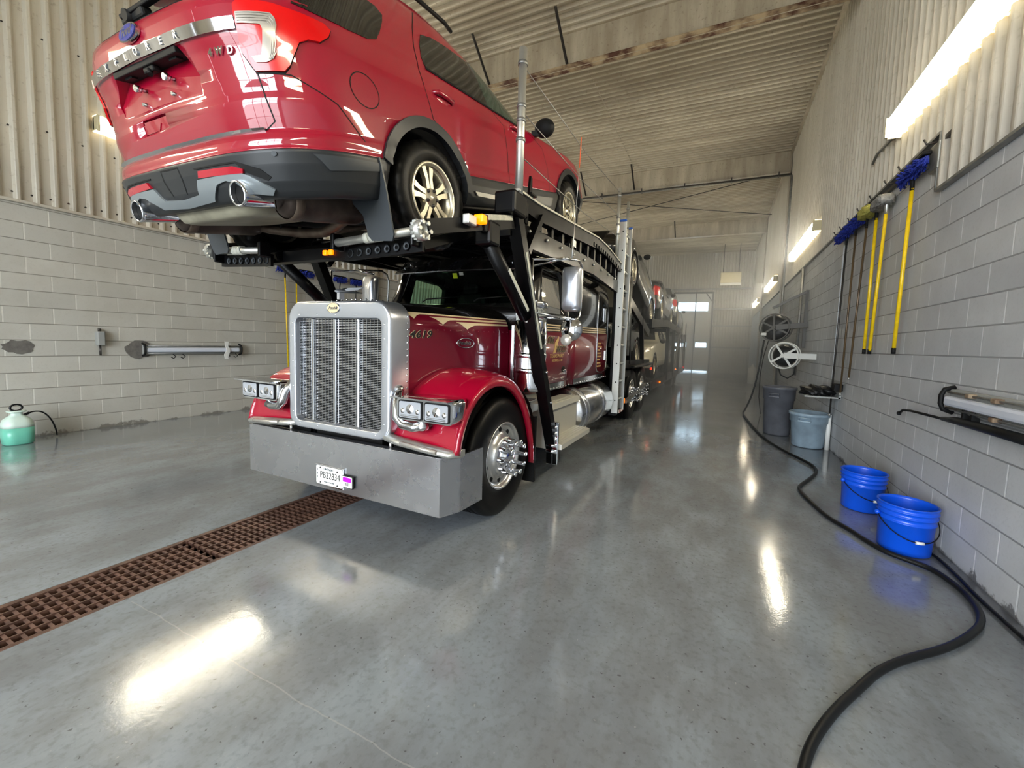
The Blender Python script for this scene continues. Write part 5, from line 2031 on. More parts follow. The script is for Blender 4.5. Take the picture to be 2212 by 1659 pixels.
def load_car(name, label, loc, rotz, pitch, kind, paint, ys=1.0):
    t = thing(name, label, 'car' if kind != 'pickup' else 'pickup truck', loc, local=True)
    t.rotation_euler = (pitch, 0, rotz)
    t.scale = (.884, .884 * ys, .884)
    tab = {'suv': SUV_T, 'pickup': PK_T, 'sedan': SD_T}[kind]
    wb = {'suv': 2.866, 'pickup': 3.0, 'sedan': 2.65}[kind]
    wx = {'suv': .865, 'pickup': .85, 'sedan': .79}[kind]
    r = {'suv': .376, 'pickup': .40, 'sedan': .33}[kind]
    z0 = tab[0][0]
    b = suv_body(z0, tab[-1][0], 24, tab)
    if kind == 'pickup':
        g = MB()
        g.loft([[Vector((v.x, v.y + q[2] + .55, v.z)) for v in plan_ring(q[0], q[1], -.5, q[3] - q[2] - .55, 6, .02, 4.5, .4)] for q in PK_G], True)
        GB = g.fixn().bvh()
        g.build('cabin', paint, t)
        lam = bool_cut(b, MB().box((0, -.22, 1.0), (1.62, 1.72, .6)))
        b = lam
    plain_ = suv_body(z0, tab[-1][0], 24, tab).fixn().bvh()
    if kind != 'pickup':
        GB = plain_
    c = MB()
    for yy in (0, wb):
        for s in (1, -1):
            c.cyl((s * (wx - .22), yy, r), (s * 1.3, yy, r), r * 1.17, n=36)
    b = bool_cut(b, c)
    b.build('body', [paint, M['matt']], t)
    sd = {'suv': [[(-.75, 1.24), (-.36, 1.22), (-.2, 1.32), (-.14, 1.46), (-.65, 1.47)], [(.17, 1.24), (.88, 1.18), (.80, 1.49), (.38, 1.49), (.2, 1.38)], [(.98, 1.17), (1.6, 1.13), (1.3, 1.37), (1.1, 1.48), (.92, 1.49)]],
          'pickup': [[(.95, 1.18), (1.72, 1.17), (1.70, 1.52), (1.02, 1.54)], [(1.82, 1.17), (2.55, 1.17), (2.28, 1.36), (2.0, 1.52), (1.80, 1.53)]],
          'sedan': [[(-.1, .97), (.72, .95), (.70, 1.32), (.35, 1.33), (.0, 1.18)], [(.8, .95), (1.75, .94), (1.45, 1.18), (1.12, 1.33), (.78, 1.33)]]}[kind]
    for poly in sd:
        for s in (1, -1):
            mb = MB()
            decal(mb, GB, poly, lambda u, v, s=s: side_ray(u, v, s), .005, .08)
            mb.build('side_window', M['glassdark'], t)
    ws = {'suv': (1.2, 1.66, .80, .62), 'pickup': (1.18, 1.58, .74, .62), 'sedan': (.96, 1.34, .72, .52)}[kind]
    for nm, sg in (('windscreen', 1), ('rear_window', -1)):
        mb = MB()
        decal(mb, GB, [(-ws[2], ws[0]), (ws[2], ws[0]), (ws[3], ws[1]), (-ws[3], ws[1])], lambda u, v, sg=sg: ((u, 1.2 + sg * 6, v), (0, -sg, 0)), .005, .1)
        mb.build(nm, M['glassdark'], t)
    zl = {'suv': .86, 'pickup': .86, 'sedan': .66}[kind]
    for s in (1, -1):
        mb = MB()
        decal(mb, plain_, [(s * .52, zl - .09), (s * .90, zl - .03), (s * .90, zl + .07), (s * .62, zl + .05)], lambda u, v: ((u, 7, v), (0, -1, 0)), .012, .08, .03)
        mb.build('headlamp', M['clearlens'], t)
        mb = MB()
        tl_ = [(s * .78, zl - .10), (s * .95, zl - .10), (s * .95, zl + .20), (s * .80, zl + .20)]
        decal(mb, plain_, tl_, lambda u, v: ((u, -4, v), (0, 1, 0)), .015, .05, .04)
        mb.build('tail_lamp', M['redlens'], t)
        for yy in (0, wb):
            car_wheel(t, (s * wx, yy, r), s, r, .22, r * .64, detail=False, rimmat='alloy')
        mb = MB()
        my = {'suv': 1.93, 'pickup': 2.35, 'sedan': 1.75}[kind]
        mz = {'suv': 1.16, 'pickup': 1.25, 'sedan': .98}[kind]
        mb.sphere((s * (wx + .2), my, mz), .09, 10, (1.1, .6, .8))
        mb.build('door_mirror', M['matt'], t)
    mb = MB()
    decal(mb, plain_, [(-.45, zl - .22), (.45, zl - .22), (.5, zl + .0), (-.5, zl + .0)], lambda u, v: ((u, 7, v), (0, -1, 0)), .008, .1, .01)
    mb.build('radiator_grille', M['matt'], t)
    mb = MB()
    decal(mb, plain_, [(-.16, zl - .33), (.16, zl - .33), (.16, zl - .25), (-.16, zl - .25)], lambda u, v: ((u, 7, v), (0, -1, 0)), .018, .1, .015)
    mb.build('front_plate', M['tape'], t)
    return t


M['blackcar'] = mat('black_car_paint', (16, 17, 18), 0.25, 0.2, 1.0, 0.03)
M['greycar'] = mat('dark_grey_car_paint', (62, 58, 54), 0.3, 0.3, 1.0, 0.04)
M['silvercar'] = mat('silver_car_paint', (160, 166, 172), 0.3, 0.5, 1.0, 0.04)
load_car('car', 'black car with slanted headlamps on the upper deck behind the tall poles', (XC + .02, 10.75, 1.98), PI, rad(15), 'suv', M['blackcar'])
load_car('car', 'black car nose-on at the lower deck just behind the ladder', (XC + .05, 9.3, .98), PI, rad(2), 'sedan', M['blackcar'], .86)
load_car('pickup', 'dark grey pickup with a red tail lamp, backed up high on the trailer', (XC, 13.1, 2.22), 0, rad(-2), 'pickup', M['greycar'])
load_car('car', 'white car facing forward on the lower deck of the trailer', (XC + .14, 13.65, .55), PI, 0, 'suv', M['whitecar'])
load_car('car', 'silver car at the far top end of the trailer', (XC, 17.95, 2.3), 0, rad(-9), 'suv', M['silvercar'])
load_car('car', 'dark car low at the far end of the trailer', (XC, 19.05, .55), PI, 0, 'sedan', M['blackcar'])

# tandem axle of the truck
for y in (7.85, 8.95):
    for s in (1, -1):
        truck_wheel(s, lambda off, s=s: XC + s * off, y, .93)
        mb = MB()
        mb.lathe([(.25, -.13), (.455, -.14), (.485, -.1), (.485, .1), (.455, .14), (.25, .13)], (XC + s * .62, y, .485), (s, 0, 0), 40)
        mb.build('inner_tyre', M['rubber'], truck)
for s in (1, -1):
    X = lambda o, s=s: XC + s * o
    mb = MB()
    mb.box((X(1.06), 7.0, .92), (.10, .9, .12), bev=.02)
    mb.box((X(.96), 8.4, 1.03), (.5, 2.2, .05), bev=.02)
    mb.beam((X(1.1), 6.6, 1.1), (X(1.1), 9.4, 1.05), .06, .14)
    mb.beam((X(1.1), 6.5, 2.3), (X(1.1), 9.2, 1.7), .06, .16)
    mb.beam((X(1.1), 7.2, 1.1), (X(1.1), 7.0, 2.2), .08, .08)
    mb.beam((X(1.1), 8.6, 1.05), (X(1.1), 8.3, 1.95), .08, .08)
    mb.build('rear_rack', M['frame'], truck)
    mb = MB()
    mb.cyl((X(1.17), 6.75, 1.25), (X(1.17), 6.75, 2.55), .03, n=12)
    mb.build('grab_pole', M['galv'], truck)
    mb = MB()
    mb.beam((X(1.14), 6.95, .44), (X(1.14), 8.9, .60), .05, .05)
    mb.build('side_guard', M['galv'], truck)
    mb = MB()
    mb.box((X(1.10), 6.85, .47), (.10, .06, .09), bev=.01)
    mb.build('side_lamp', M['amberoff'], truck)
    mb = MB()
    mb.box((X(1.12), 6.45, .36), (.10, .34, .05))
    mb.build('foot_bar', M['frame'], truck)
    for k in range(4):
        mb = MB()
        mb.box((X(1.172), 6.33 + k * .085, .36), (.004, .083, .05))
        mb.build('reflective_strip', M['redrefl'] if k % 2 else M['white'], truck)

trailer = thing('car_trailer', 'long black two-deck car trailer behind the truck, with amber and red side lamps', 'trailer', (XC, 14.5, 0))
mb = MB()
for s in (1, -1):
    mb.beam((XC + s * 1.08, 9.7, .46), (XC + s * 1.08, 19.5, .46), .08, .22)
    mb.beam((XC + s * .66, 9.7, .50), (XC + s * .66, 19.5, .50), .6, .04)
for i in range(10):
    mb.box((XC, 9.9 + i * 1.05, .40), (2.1, .08, .12))
mb.build('lower_deck', M['frame'], trailer)
for s in (1, -1):
    X = lambda o, s=s: XC + s * o
    mb = MB()
    mb.beam((X(1.08), 9.6, 1.95), (X(1.08), 12.6, 2.12), .07, .20)
    mb.beam((X(1.08), 12.6, 2.12), (X(1.08), 16.4, 2.05), .07, .20)
    mb.beam((X(1.08), 16.4, 2.05), (X(1.08), 19.6, 1.72), .07, .20)
    mb.beam((X(.66), 9.6, 1.93), (X(.66), 12.6, 2.10), .56, .04)
    mb.beam((X(.66), 12.6, 2.10), (X(.66), 16.4, 2.03), .56, .04)
    mb.beam((X(.66), 16.4, 2.03), (X(.66), 19.6, 1.70), .56, .04)
    mb.build('upper_deck', M['frame'], trailer)
    for y in (12.9, 14.6, 16.6, 19.4):
        mb = MB()
        mb.box((X(1.10), y, 1.20), (.10, .12, 1.6), bev=.01)
        mb.build('deck_post', M['frame'], trailer)
    for a, b in (((14.8, .55), (16.3, 1.9)), ((17.2, 1.9), (19.2, .6))):
        mb = MB()
        mb.beam((X(1.13), a[0], a[1]), (X(1.13), b[0], b[1]), .05, .09)
        mb.build('deck_strut', M['galv'] if a[0] < 16 else M['frame'], trailer)
    for y, z, k in ((9.6, .90, 'redlit'), (11.3, .46, 'amber'), (15.4, .62, 'amber'), (18.9, .55, 'redlit')):
        mb = MB()
        mb.box((X(1.145), y, z), (.03, .09, .05), bev=.01)
        mb.build('side_lamp', M[k], trailer)
    for y in (15.2, 16.3):
        mb = MB()
        mb.lathe([(.2, -.11), (.40, -.12), (.43, -.08), (.43, .08), (.40, .12), (.2, .11)], (X(.95), y, .43), (s, 0, 0), 36)
        tw = mb.build('trailer_wheel', M['rubber'], trailer)
        mb = MB()
        mb.lathe([(.24, .10), (.25, .118), (.2, .06), (.12, .03), (.11, .08), (.001, .09)], (X(.95), y, .43), (s, 0, 0), 30)
        mb.build('rim', M['alu'], tw)
    mb = MB()
    mb.cyl((X(1.12), 15.0, 2.1), (X(1.12), 15.0, 3.0), .022, n=12)
    mb.cyl((X(1.12), 19.4, 1.7), (X(1.12), 19.4, 2.5), .022, n=12)
    mb.build('deck_pole', M['galv'], trailer)
mb = MB()
for y in (9.7, 12.5, 14.6, 16.4, 19.5):
    mb.beam((XC - 1.1, y, 1.9 if y < 19 else 1.66), (XC + 1.1, y, 1.9 if y < 19 else 1.66), .08, .09)
mb.build('cross_beams', M['frame'], trailer)
mb = MB()
mb.beam((XC, 8.9, .62), (XC, 9.9, .5), .3, .18)
mb.build('drawbar', M['frame'], trailer)
# ------------------------------------------------------------------ wall lights
def wall_light(x, y0, y1, z, s, label, group):
    t = thing('wall_light', label, 'light', (x, (y0 + y1) / 2, z), group)
    mb = MB()
    mb.box((x + s * .10, (y0 + y1) / 2, z), (.07, y1 - y0 - .06, .165), bev=.03, seg=3)
    mb.build('diffuser', M['lamp'], t)
    mb = MB()
    mb.box((x + s * .02, (y0 + y1) / 2, z), (.04, y1 - y0, .15))
    for q in (-.096, .096):
        mb.box((x + s * .055, (y0 + y1) / 2, z + q), (.11, y1 - y0, .012), mi=1)
    for y in (y0 + .015, y1 - .015):
        mb.box((x + s * .07, y, z), (.14, .03, .20), bev=.008)
    mb.build('housing', [M['lampend'], M['lampedge']], t)
    return t


for i, (y0, lb) in enumerate(((-3.6, 'long lit light fixture on the right wall behind the viewpoint'), (2.5, 'largest lit strip light, at the upper right corner on the right wall'),
                              (8.84, 'second lit strip light along the right wall, above the hose reels'), (14.84, 'third lit strip light along the right wall, in the mist'),
                              (21.0, 'farthest small lit strip light on the right wall, in the mist'))):
    wall_light(XR - .03, y0, y0 + 2.83, 3.71, -1, lb, 'strip lights along the right wall')
for i, (y0, lb) in enumerate(((-3.6, 'lit light fixture on the left wall behind the viewpoint'), (2.6, 'lit strip light on the left wall behind the red SUV'), (8.84, 'lit strip light on the left wall beyond the truck'), (14.84, 'farther lit strip light on the left wall'))):
    wall_light(XL + .03, y0, y0 + 2.8, 4.1, 1, lb, 'strip lights along the left wall')

# ------------------------------------------------------------------ things along the right wall
def wash_brush(y, ztop, zbot, head, pole, label, group, wall=XR, s=-1, lean=.0, hy=None, rp=.016):
    """long brush hung head-up on the wall rack"""
    x = wall + s * .09
    t = thing('wash_brush', label, 'brush', (x, y, zbot), group)
    mb = MB()
    mb.tube([(x, y, ztop), (x, y + lean, zbot)], rp, 10)
    p = mb.build('handle', M[pole], t)
    mb = MB()
    if pole == 'yellow':
        mb.cyl((x, y + lean, zbot - .005), (x, y + lean, zbot + .05), rp + .002, n=12)
        mb.build('end_cap', M['matt'], p)
    else:
        mb.cyl((x, y + lean, zbot - .01), (x, y + lean, zbot + .03), rp + .001, n=12)
        mb.build('end_cap', M['alu_dull'], p)
    mb = MB()
    mb.tube([(x, y, ztop - .02), (x, y + .01, ztop + .07), (x + s * .0, y, ztop + .10)], rp * 1.1, 8)
    mb.build('socket', M['alu_dull'] if head == 'mitt' else M['matt'], t)
    rnd = random.Random(int(y * 100))
    mb = MB()
    zc = ztop + .15
    ln = .56 if head == 'bluebrush' else .36
    if wall < 0:
        ln = .32
    b = bmesh.new()
    bmesh.ops.create_icosphere(b, subdivisions=4, radius=1)
    for v in b.verts:
        k = 1 + .16 * math.sin(v.co.x * 17 + y) * math.sin(v.co.y * 13) + rnd.uniform(-.07, .07)
        q = Vector((math.copysign(abs(v.co.x) ** .7, v.co.x), math.copysign(abs(v.co.y) ** .6, v.co.y), math.copysign(abs(v.co.z) ** .7, v.co.z)))
        v.co = Vector((q.x * .075 * k, q.y * ln / 2 * (1 + .05 * k), q.z * .062 * k - (.02 if head == 'mitt' else 0)))
    if head == 'bluebrush':
        b.free()
        for i in range(260):
            o_ = Vector((x, y + (hy or 0) + rnd.uniform(-.5, .5) * ln * .92, zc + rnd.uniform(-.012, .03)))
            g_ = rnd.uniform(-2.5, .4)
            d_2 = Vector((s * math.cos(g_) * rnd.uniform(.7, 1), rnd.uniform(-.35, .35), math.sin(g_)))
            if d_2.x * s < -.35:
                d_2.x *= -.6
            mb.cyl(o_, o_ + d_2 * rnd.uniform(.05, .085), .011, .006, n=5)
    else:
        mb.merge(b, Matrix.Translation((x + s * .01, y + (hy or 0), zc)), 0, True)
    mb.build('bristles' if head == 'bluebrush' else 'pad', M[head], t)
    if head == 'bluebrush':
        mb = MB()
        mb.box((x, y + (hy or 0), zc + .055), (.06, ln * .9, .03), bev=.008)
        mb.build('head_block', M['matt'], t)
    return t


GR = 'wash brushes hung on the right wall'
wash_brush(4.72, 2.90, 1.43, 'bluebrush', 'yellow', 'nearest yellow-handled brush on the right wall, with a wide blue head', GR, lean=.05)
wash_brush(5.33, 2.88, 1.42, 'mitt', 'yellow', 'yellow-handled mop with a shaggy grey head, second from the near end of the wall rack', GR, lean=.10, hy=.12)
wash_brush(5.62, 2.90, 1.42, 'sponge', 'yellow', 'yellow-handled tool with a pale yellow pad, third from the near end of the rack', GR, lean=-.01, hy=.28)
wash_brush(5.94, 2.90, 1.10, 'bluebrush', 'brass', 'brown-poled brush closest to the yellow handles, shortest of the three brown poles', GR, lean=.15, rp=.012, hy=.36)
wash_brush(6.36, 2.92, .87, 'bluebrush', 'brass', 'middle brown-poled brush on the right wall, hanging lower', GR, lean=.04, rp=.012, hy=.3)
wash_brush(6.76, 2.90, .53, 'bluebrush', 'darkpole', 'longest dark-poled brush on the right wall, reaching down beside the pale bin', GR, lean=.08, rp=.012, hy=.2)
t = thing('brush_rack', 'dark metal rail under the cladding edge holding the right-hand brushes', 'rack', (XR - .03, 5.8, 3.14))
mb = MB()
mb.box((XR - .02, 5.8, 3.16), (.03, 3.1, .04), bev=.005)
mb.build('rail', M['darkpole'], t)
for y in (4.42, 4.95, 5.3, 5.75, 6.2, 6.6, 7.0, 7.3):
    mb = MB()
    mb.tube([(XR - .03, y, 3.16), (XR - .12, y, 3.15), (XR - .14, y, 3.19)], .008, 6)
    mb.build('hook', M['darkpole'], t)
mb = MB()
mb.box((XR - .03, 4.46, 3.05), (.05, .16, .22), bev=.01)
mb.build('end_bracket', M['galv'], t)


def low_light(x, y0, y1, z, s, label, spots):
    """unlit vapour-tight light fixture low on the wall"""
    t = thing('low_light_fixture', label, 'light fixture', (x, (y0 + y1) / 2, z))
    L = y1 - y0
    mb = MB()
    mb.box((x + s * .03, (y0 + y1) / 2, z), (.06, L, .15), bev=.012)
    mb.build('housing', M['greybox'], t)
    mb = MB()
    mb.box((x + s * .075, (y0 + y1) / 2, z - .005), (.05, L * .97, .07), bev=.02)
    mb.build('diffuser', M['diff'], t)
    for dz in (.055, -.055):
        mb = MB()
        mb.tube([(x + s * .075, y0 + .02, z + dz), (x + s * .075, y1 - .02, z + dz)], .008, 6)
        mb.build('guard_wire', M['galv'], t)
    for y in (y0, y1):
        mb = MB()
        mb.tube([(x + s * .03, y, z - .09), (x + s * .085, y, z - .07), (x + s * .10, y, z - .03), (x + s * .10, y, z + .03), (x + s * .085, y, z + .07), (x + s * .03, y, z + .09)], .016, 8)
        mb.build('end_hoop', M['matt'], t)
    for y, dz in spots:
        mb = MB()
        mb.box((x + s * .072, y, z + dz), (.055, .05, .028), bev=.006)
        mb.build('rusty_clip', M['rust'], t)
    return t


tl_ = low_light(XR - .01, 2.30, 3.76, 1.115, -1, 'unlit wall fixture with rusty clips at the right edge, black wand below it', ((3.45, .055), (3.18, .055), (3.18, -.055), (2.8, .055)))
mb = MB()
mb.box((XR - .07, 3.52, 1.02), (.04, .02, .10))
mb.box((XR - .07, 3.42, 1.02), (.04, .02, .10))
mb.build('hanging_hook', M['matt'], tl_)
t = thing('spray_wand', 'black pressure-washer wand hung below the fixture on the right wall', 'spray wand', (XR - .09, 3.7, .98))
mb = MB()
mb.tube([(XR - .085, 4.52, .905), (XR - .085, 4.44, .945), (XR - .085, 4.30, .958), (XR - .085, 3.75, .975)], .010, 8)
mb.sphere((XR - .085, 4.52, .905), .018, 8)
mb.build('lance_tube', M['hose'], t)
mb = MB()
mb.tube([(XR - .085, 3.78, .975), (XR - .085, 3.6, .99), (XR - .085, 3.2, .995), (XR - .085, 2.75, 1.0)], [.014, .026, .028, .03], 10)
mb.box((XR - .085, 2.82, .95), (.04, .10, .10), bev=.015)
mb.tube([(XR - .085, 2.75, 1.0), (XR - .085, 2.5, .97), (XR - .085, 2.3, .8)], .014, 8)
mb.build('insulated_grip', M['hose'], t)


def bucket(loc, label, spin):
    t = thing('bucket', label, 'bucket', loc, 'blue buckets on the floor', rotz=0)
    o = Vector(loc)
    mb = MB()
    prof = [(.001, .004), (.146, .004), (.150, .010), (.159, .225), (.165, .228), (.165, .234), (.160, .237), (.1615, .268), (.169, .271), (.169, .277), (.163, .280), (.1645, .305), (.173, .308), (.173, .314),
            (.166, .318), (.168, .340), (.174, .343), (.174, .350), (.162, .350), (.160, .330), (.150, .20), (.142, .012), (.001, .010)]
    mb.lathe(prof, o, (0, 0, 1), 48)
    mb.build('shell', M['blue'], t)
    c, s = math.cos(spin), math.sin(spin)
    mb = MB()
    hp = []
    for i in range(25):
        a = PI * i / 24
        u = .178 * math.cos(a)
        w = .178 * math.sin(a) + .0
        drop = .255 - .13 * math.sin(a)
        hp.append(o + Vector((c * u - s * w, s * u + c * w, drop)))
    mb.tube(hp, .0035, 6)
    h = mb.build('wire_handle', M['matt'], t)
    mb = MB()
    mb.tube(hp[11:14], .011, 8)
    mb.build('grip', M['white'], h)
    for k in (0, -1):
        mb = MB()
        mb.sphere(hp[k], .018, 8)
        mb.build('handle_ear', M['blue'], t)
    return t


bucket((1.315, 3.715, 0), 'nearer blue bucket with its wire handle hanging in front, beside the block wall', rad(188))
bucket((1.275, 4.53, 0), 'farther blue bucket, partly behind the nearer one at the wall', rad(200))


def bin_(loc, r0, r1, h, m, label):
    o = Vector(loc)
    t = thing('waste_bin', label, 'bin', loc)
    mb = MB()
    mb.lathe([(.001, .006), (r0 - .01, .006), (r0, .02), (r1 - .012, h * .72), (r1 + .004, h * .73), (r1 + .006, h - .05), (r1 + .022, h - .045), (r1 + .024, h - .01), (r1 + .008, h), (r1 - .012, h - .005), (r1 - .03, h * .7), (r0 - .02, .02), (.001, .015)], o, (0, 0, 1), 44)
    mb.build('shell', M[m], t)
    for a in (rad(-112), rad(68)):
        d = Vector((math.cos(a), math.sin(a), 0))
        w = Vector((-d.y, d.x, 0))
        c = o + d * (r1 + .015) + Vector((0, 0, h * .84))
        mb = MB()
        mb.tube([c - w * .07 + Vector((0, 0, -.04)), c - w * .07 + d * .03 + Vector((0, 0, .02)), c + w * .07 + d * .03 + Vector((0, 0, .02)), c + w * .07 + Vector((0, 0, -.04))], .011, 8)
        mb.box(c - Vector((0, 0, .03)), (.05, .16, .02), Matrix.Rotation(a, 3, 'Z'))
        mb.build('handle', M[m], t)
    return t


bin_((1.285, 7.12, 0), .205, .245, .52, 'bin', 'pale blue-grey round bin on the floor against the right wall')
bin_((.965, 7.88, 0), .20, .235, .82, 'darkbin', 'tall dark grey bin behind the pale bin, in the mist')
t = thing('mop_bundle', 'dark shaggy bundle resting on a small wall shelf above the pale bin', 'mop', (1.33, 6.95, .80))
b = bmesh.new()
bmesh.ops.create_icosphere(b, subdivisions=4, radius=1)
rnd = random.Random(5)
for v in b.verts:
    k = 1 + .14 * math.sin(9 * v.co.x + 4 * v.co.z) + rnd.uniform(-.08, .08)
    v.co = Vector((v.co.x * .21 * k, v.co.y * .22 * k, max(-.045, v.co.z * .095 * k)))
mb = MB()
mb.merge(b, Matrix.Translation((1.31, 6.95, .85)), 0, True)
mb.build('strands', M['hose'], t)
t = thing('wall_shelf', 'small grey shelf and bracket on the wall above the pale bin', 'shelf', (1.45, 6.95, .79))
mb = MB()
mb.box((1.34, 6.95, .795), (.42, .5, .02))
mb.box((XR - .02, 6.95, .90), (.03, .5, .24))
mb.build('board', M['greybox'], t)
mb = MB()
mb.box((XR - .08, 6.6, .95), (.1, .13, .10), bev=.01)
mb.build('clip', M['matt'], t)

# pilaster and pipes
mb = MB()
mb.box((XR - .0, 7.45, 1.62), (.03, .40, 3.2))
o = struct('trim_1', mb, M['blockR'])
for (pts, r, lb) in (([(XR - .05, 7.02, 0), (XR - .05, 7.02, .52)], .03, 'short pale pipe rising from the floor behind the dark-poled brush'),
                     ([(XR - .05, 5.33, 3.67), (XR - .055, 5.95, 3.715), (XR - .055, 6.08, 3.655)], .014, 'thin conduit running from the near strip light along the cladding'),
                     ([(XR - .04, 10.3, 0.9), (XR - .04, 10.3, 3.2)], .03, 'vertical pipe by the dark hose reel in the mist'),
                     ([(XR - .05, 13.2, 0), (XR - .05, 13.2, 6.2)], .03, 'tall vertical pipe at the second roof beam on the right wall')):
    mb = MB()
    mb.tube(pts, r, 10)
    tag(mb.build('pipe', M['white'] if 'pale' in lb else M['galv']), lb, 'pipe')


# hose reels
def hose_reel(c, r, m, label, w=.20, spokes=4):
    c = Vector(c)
    t = thing('hose_reel', label, 'hose reel', c)
    AX = Vector((.35, 1, 0)).normalized()
    a, d, u = frame_of(AX)
    for q in (-w / 2, w / 2):
        mb = MB()
        mb.tube([c + AX * q + (a * math.cos(2 * PI * i / 40) + u * math.sin(2 * PI * i / 40)) * r for i in range(40)], .013, 8, closed=True)
        for k in range(spokes):
            g = 2 * PI * k / spokes + .6
            e = (a * math.cos(g) + u * math.sin(g))
            mb.beam(c + AX * q, c + AX * q + e * r, .035, .012, up=AX)
        mb.build('flange', M[m], t)
    mb = MB()
    k_ = .84 if m == 'reelwhite' else 1.0
    mb.lathe([(r * .3, -w / 2 + .02), (r * .78 * k_, -w / 2 + .03 - .02 * (k_ > .9)), (r * k_, 0), (r * .78 * k_, w / 2 - .03), (r * .3, w / 2 - .02)], c, AX, 30)
    mb.build('hose_coil', M['hose'], t)
    mb = MB()
    mb.cyl(c - AX * (w / 2 + .06), c + AX * (w / 2 + .06), .035, n=14)
    mb.build('hub', M[m], t)
    return t, AX


M['reelwhite'] = mat('white_reel_enamel', (214, 214, 206), 0.4)
M['reeldark'] = mat('dark_reel_enamel', (84, 82, 78), 0.5)
t, AX = hose_reel((1.09, 8.6, 1.335), .235, 'reelwhite', 'white-rimmed hose reel with four spokes on the right wall')
mb = MB()
mb.beam((1.06, 8.44, 1.335), (XR - .01, 8.44, 1.335), .02, .10)
mb.beam((1.14, 8.78, 1.335), (XR - .01, 8.78, 1.335), .02, .10)
mb.build('wall_arm', M['reelwhite'], t)
mb = MB()
mb.tube([(1.0, 8.62, 1.13), (1.05, 8.6, .98), (1.16, 8.6, .92), (1.26, 8.62, 1.0), (1.28, 8.64, 1.16)], .012, 8)
mb.build('hose_loop', M['hose'], t)
t, AX = hose_reel((1.02, 9.6, 1.89), .27, 'reeldark', 'large dark hose reel high on the right wall in the mist', .26, 6)
mb = MB()
mb.beam((1.0, 9.42, 1.89), (XR - .01, 9.42, 1.95), .03, .10)
mb.beam((1.06, 9.8, 1.89), (XR - .01, 9.8, 1.95), .03, .10)
mb.beam((XR - .04, 9.6, 1.5), (XR - .04, 9.6, 2.65), .05, .06)
mb.beam((XR - .04, 9.6, 2.62), (.95, 9.7, 2.30), .05, .05)
mb.build('wall_frame', M['reeldark'], t)
mb = MB()
mb.box((.80, 9.5, 1.75), (.10, .06, .06), bev=.01)
mb.build('guide_roller', M['reelwhite'], t)
HP = [(.86, 10.0, 1.64), (.83, 10.05, 1.2), (.77, 10.0, .75), (.70, 9.95, .4), (.60, 9.9, .12), (.545, 9.84, .03), (.56, 9.5, .02), (.62, 8.4, .02), (.727, 7.23, .02), (.90, 6.5, .02), (1.06, 6.1, .02), (1.145, 5.834, .02), (1.12, 5.519, .02), (.97, 5.15, .02),
      (.835, 4.85, .02), (.823, 4.66, .02), (.86, 4.40, .02), (.928, 4.03, .02), (1.03, 3.86, .02), (1.08, 3.70, .02), (1.16, 3.54, .02), (1.27, 3.47, .02), (1.369, 3.40, .02), (1.42, 3.20, .02), (1.416, 3.02, .02), (1.36, 2.83, .02), (1.22, 2.64, .02), (1.06, 2.47, .02),
      (.882, 2.324, .02), (.73, 2.17, .02), (.609, 1.996, .02), (.50, 1.84, .02), (.406, 1.678, .02), (.349, 1.545, .02), (.30, 1.35, .02), (.27, 1.0, .02)]
mb = MB()
mb.tube(smooth2(HP, 2, False), .0175, 12)
tag(mb.build('water_hose', M['hose']), 'long black hose snaking along the wet floor past the blue buckets', 'hose')
mb = MB()
mb.tube(smooth2([(1.30, 3.95, .012), (1.47, 3.75, .012), (1.49, 3.45, .012), (1.47, 3.1, .012), (1.50, 2.6, .012), (1.52, 2.0, .012)], 2, False), .010, 8)
tag(mb.build('thin_cord', M['hose']), 'thin black cord lying along the foot of the right wall', 'cord')
mb = MB()
mb.tube([(.92, 9.75, 1.62), (.86, 9.8, 1.3), (.83, 9.9, .9), (.84, 9.95, .4), (.9, 10.0, .02)], .009, 8)
tag(mb.build('thin_cord', M['hose']), 'dark cord dropping straight from the dark reel to the floor', 'cord')
t = thing('gas_cylinder', 'small white tank standing far back by the right wall', 'tank', (1.28, 18.9, 0))
mb = MB()
mb.lathe([(.001, 0), (.15, .005), (.16, .03), (.16, .62), (.13, .70), (.05, .74), (.04, .82), (.001, .83)], (1.28, 18.9, 0), (0, 0, 1), 24)
mb.build('shell', M['white'], t)
t = thing('unit_heater', 'boxy grey unit heater hung by rods near the far wall', 'heater', (.28, 24, 4.85))
mb = MB()
mb.box((.28, 24, 5.2), (1.0, .6, .55), bev=.03)
mb.build('cabinet', M['lampend'], t)
mb = MB()
mb.box((.28, 23.75, 4.86), (1.0, .12, .12))
mb.build('louvre', M['white'], t)
for x in (-.1, .66):
    mb = MB()
    mb.cyl((x, 24, 5.45), (x, 24, 7.0), .012, n=8)
    mb.build('hanger_rod', M['darkpole'], t)

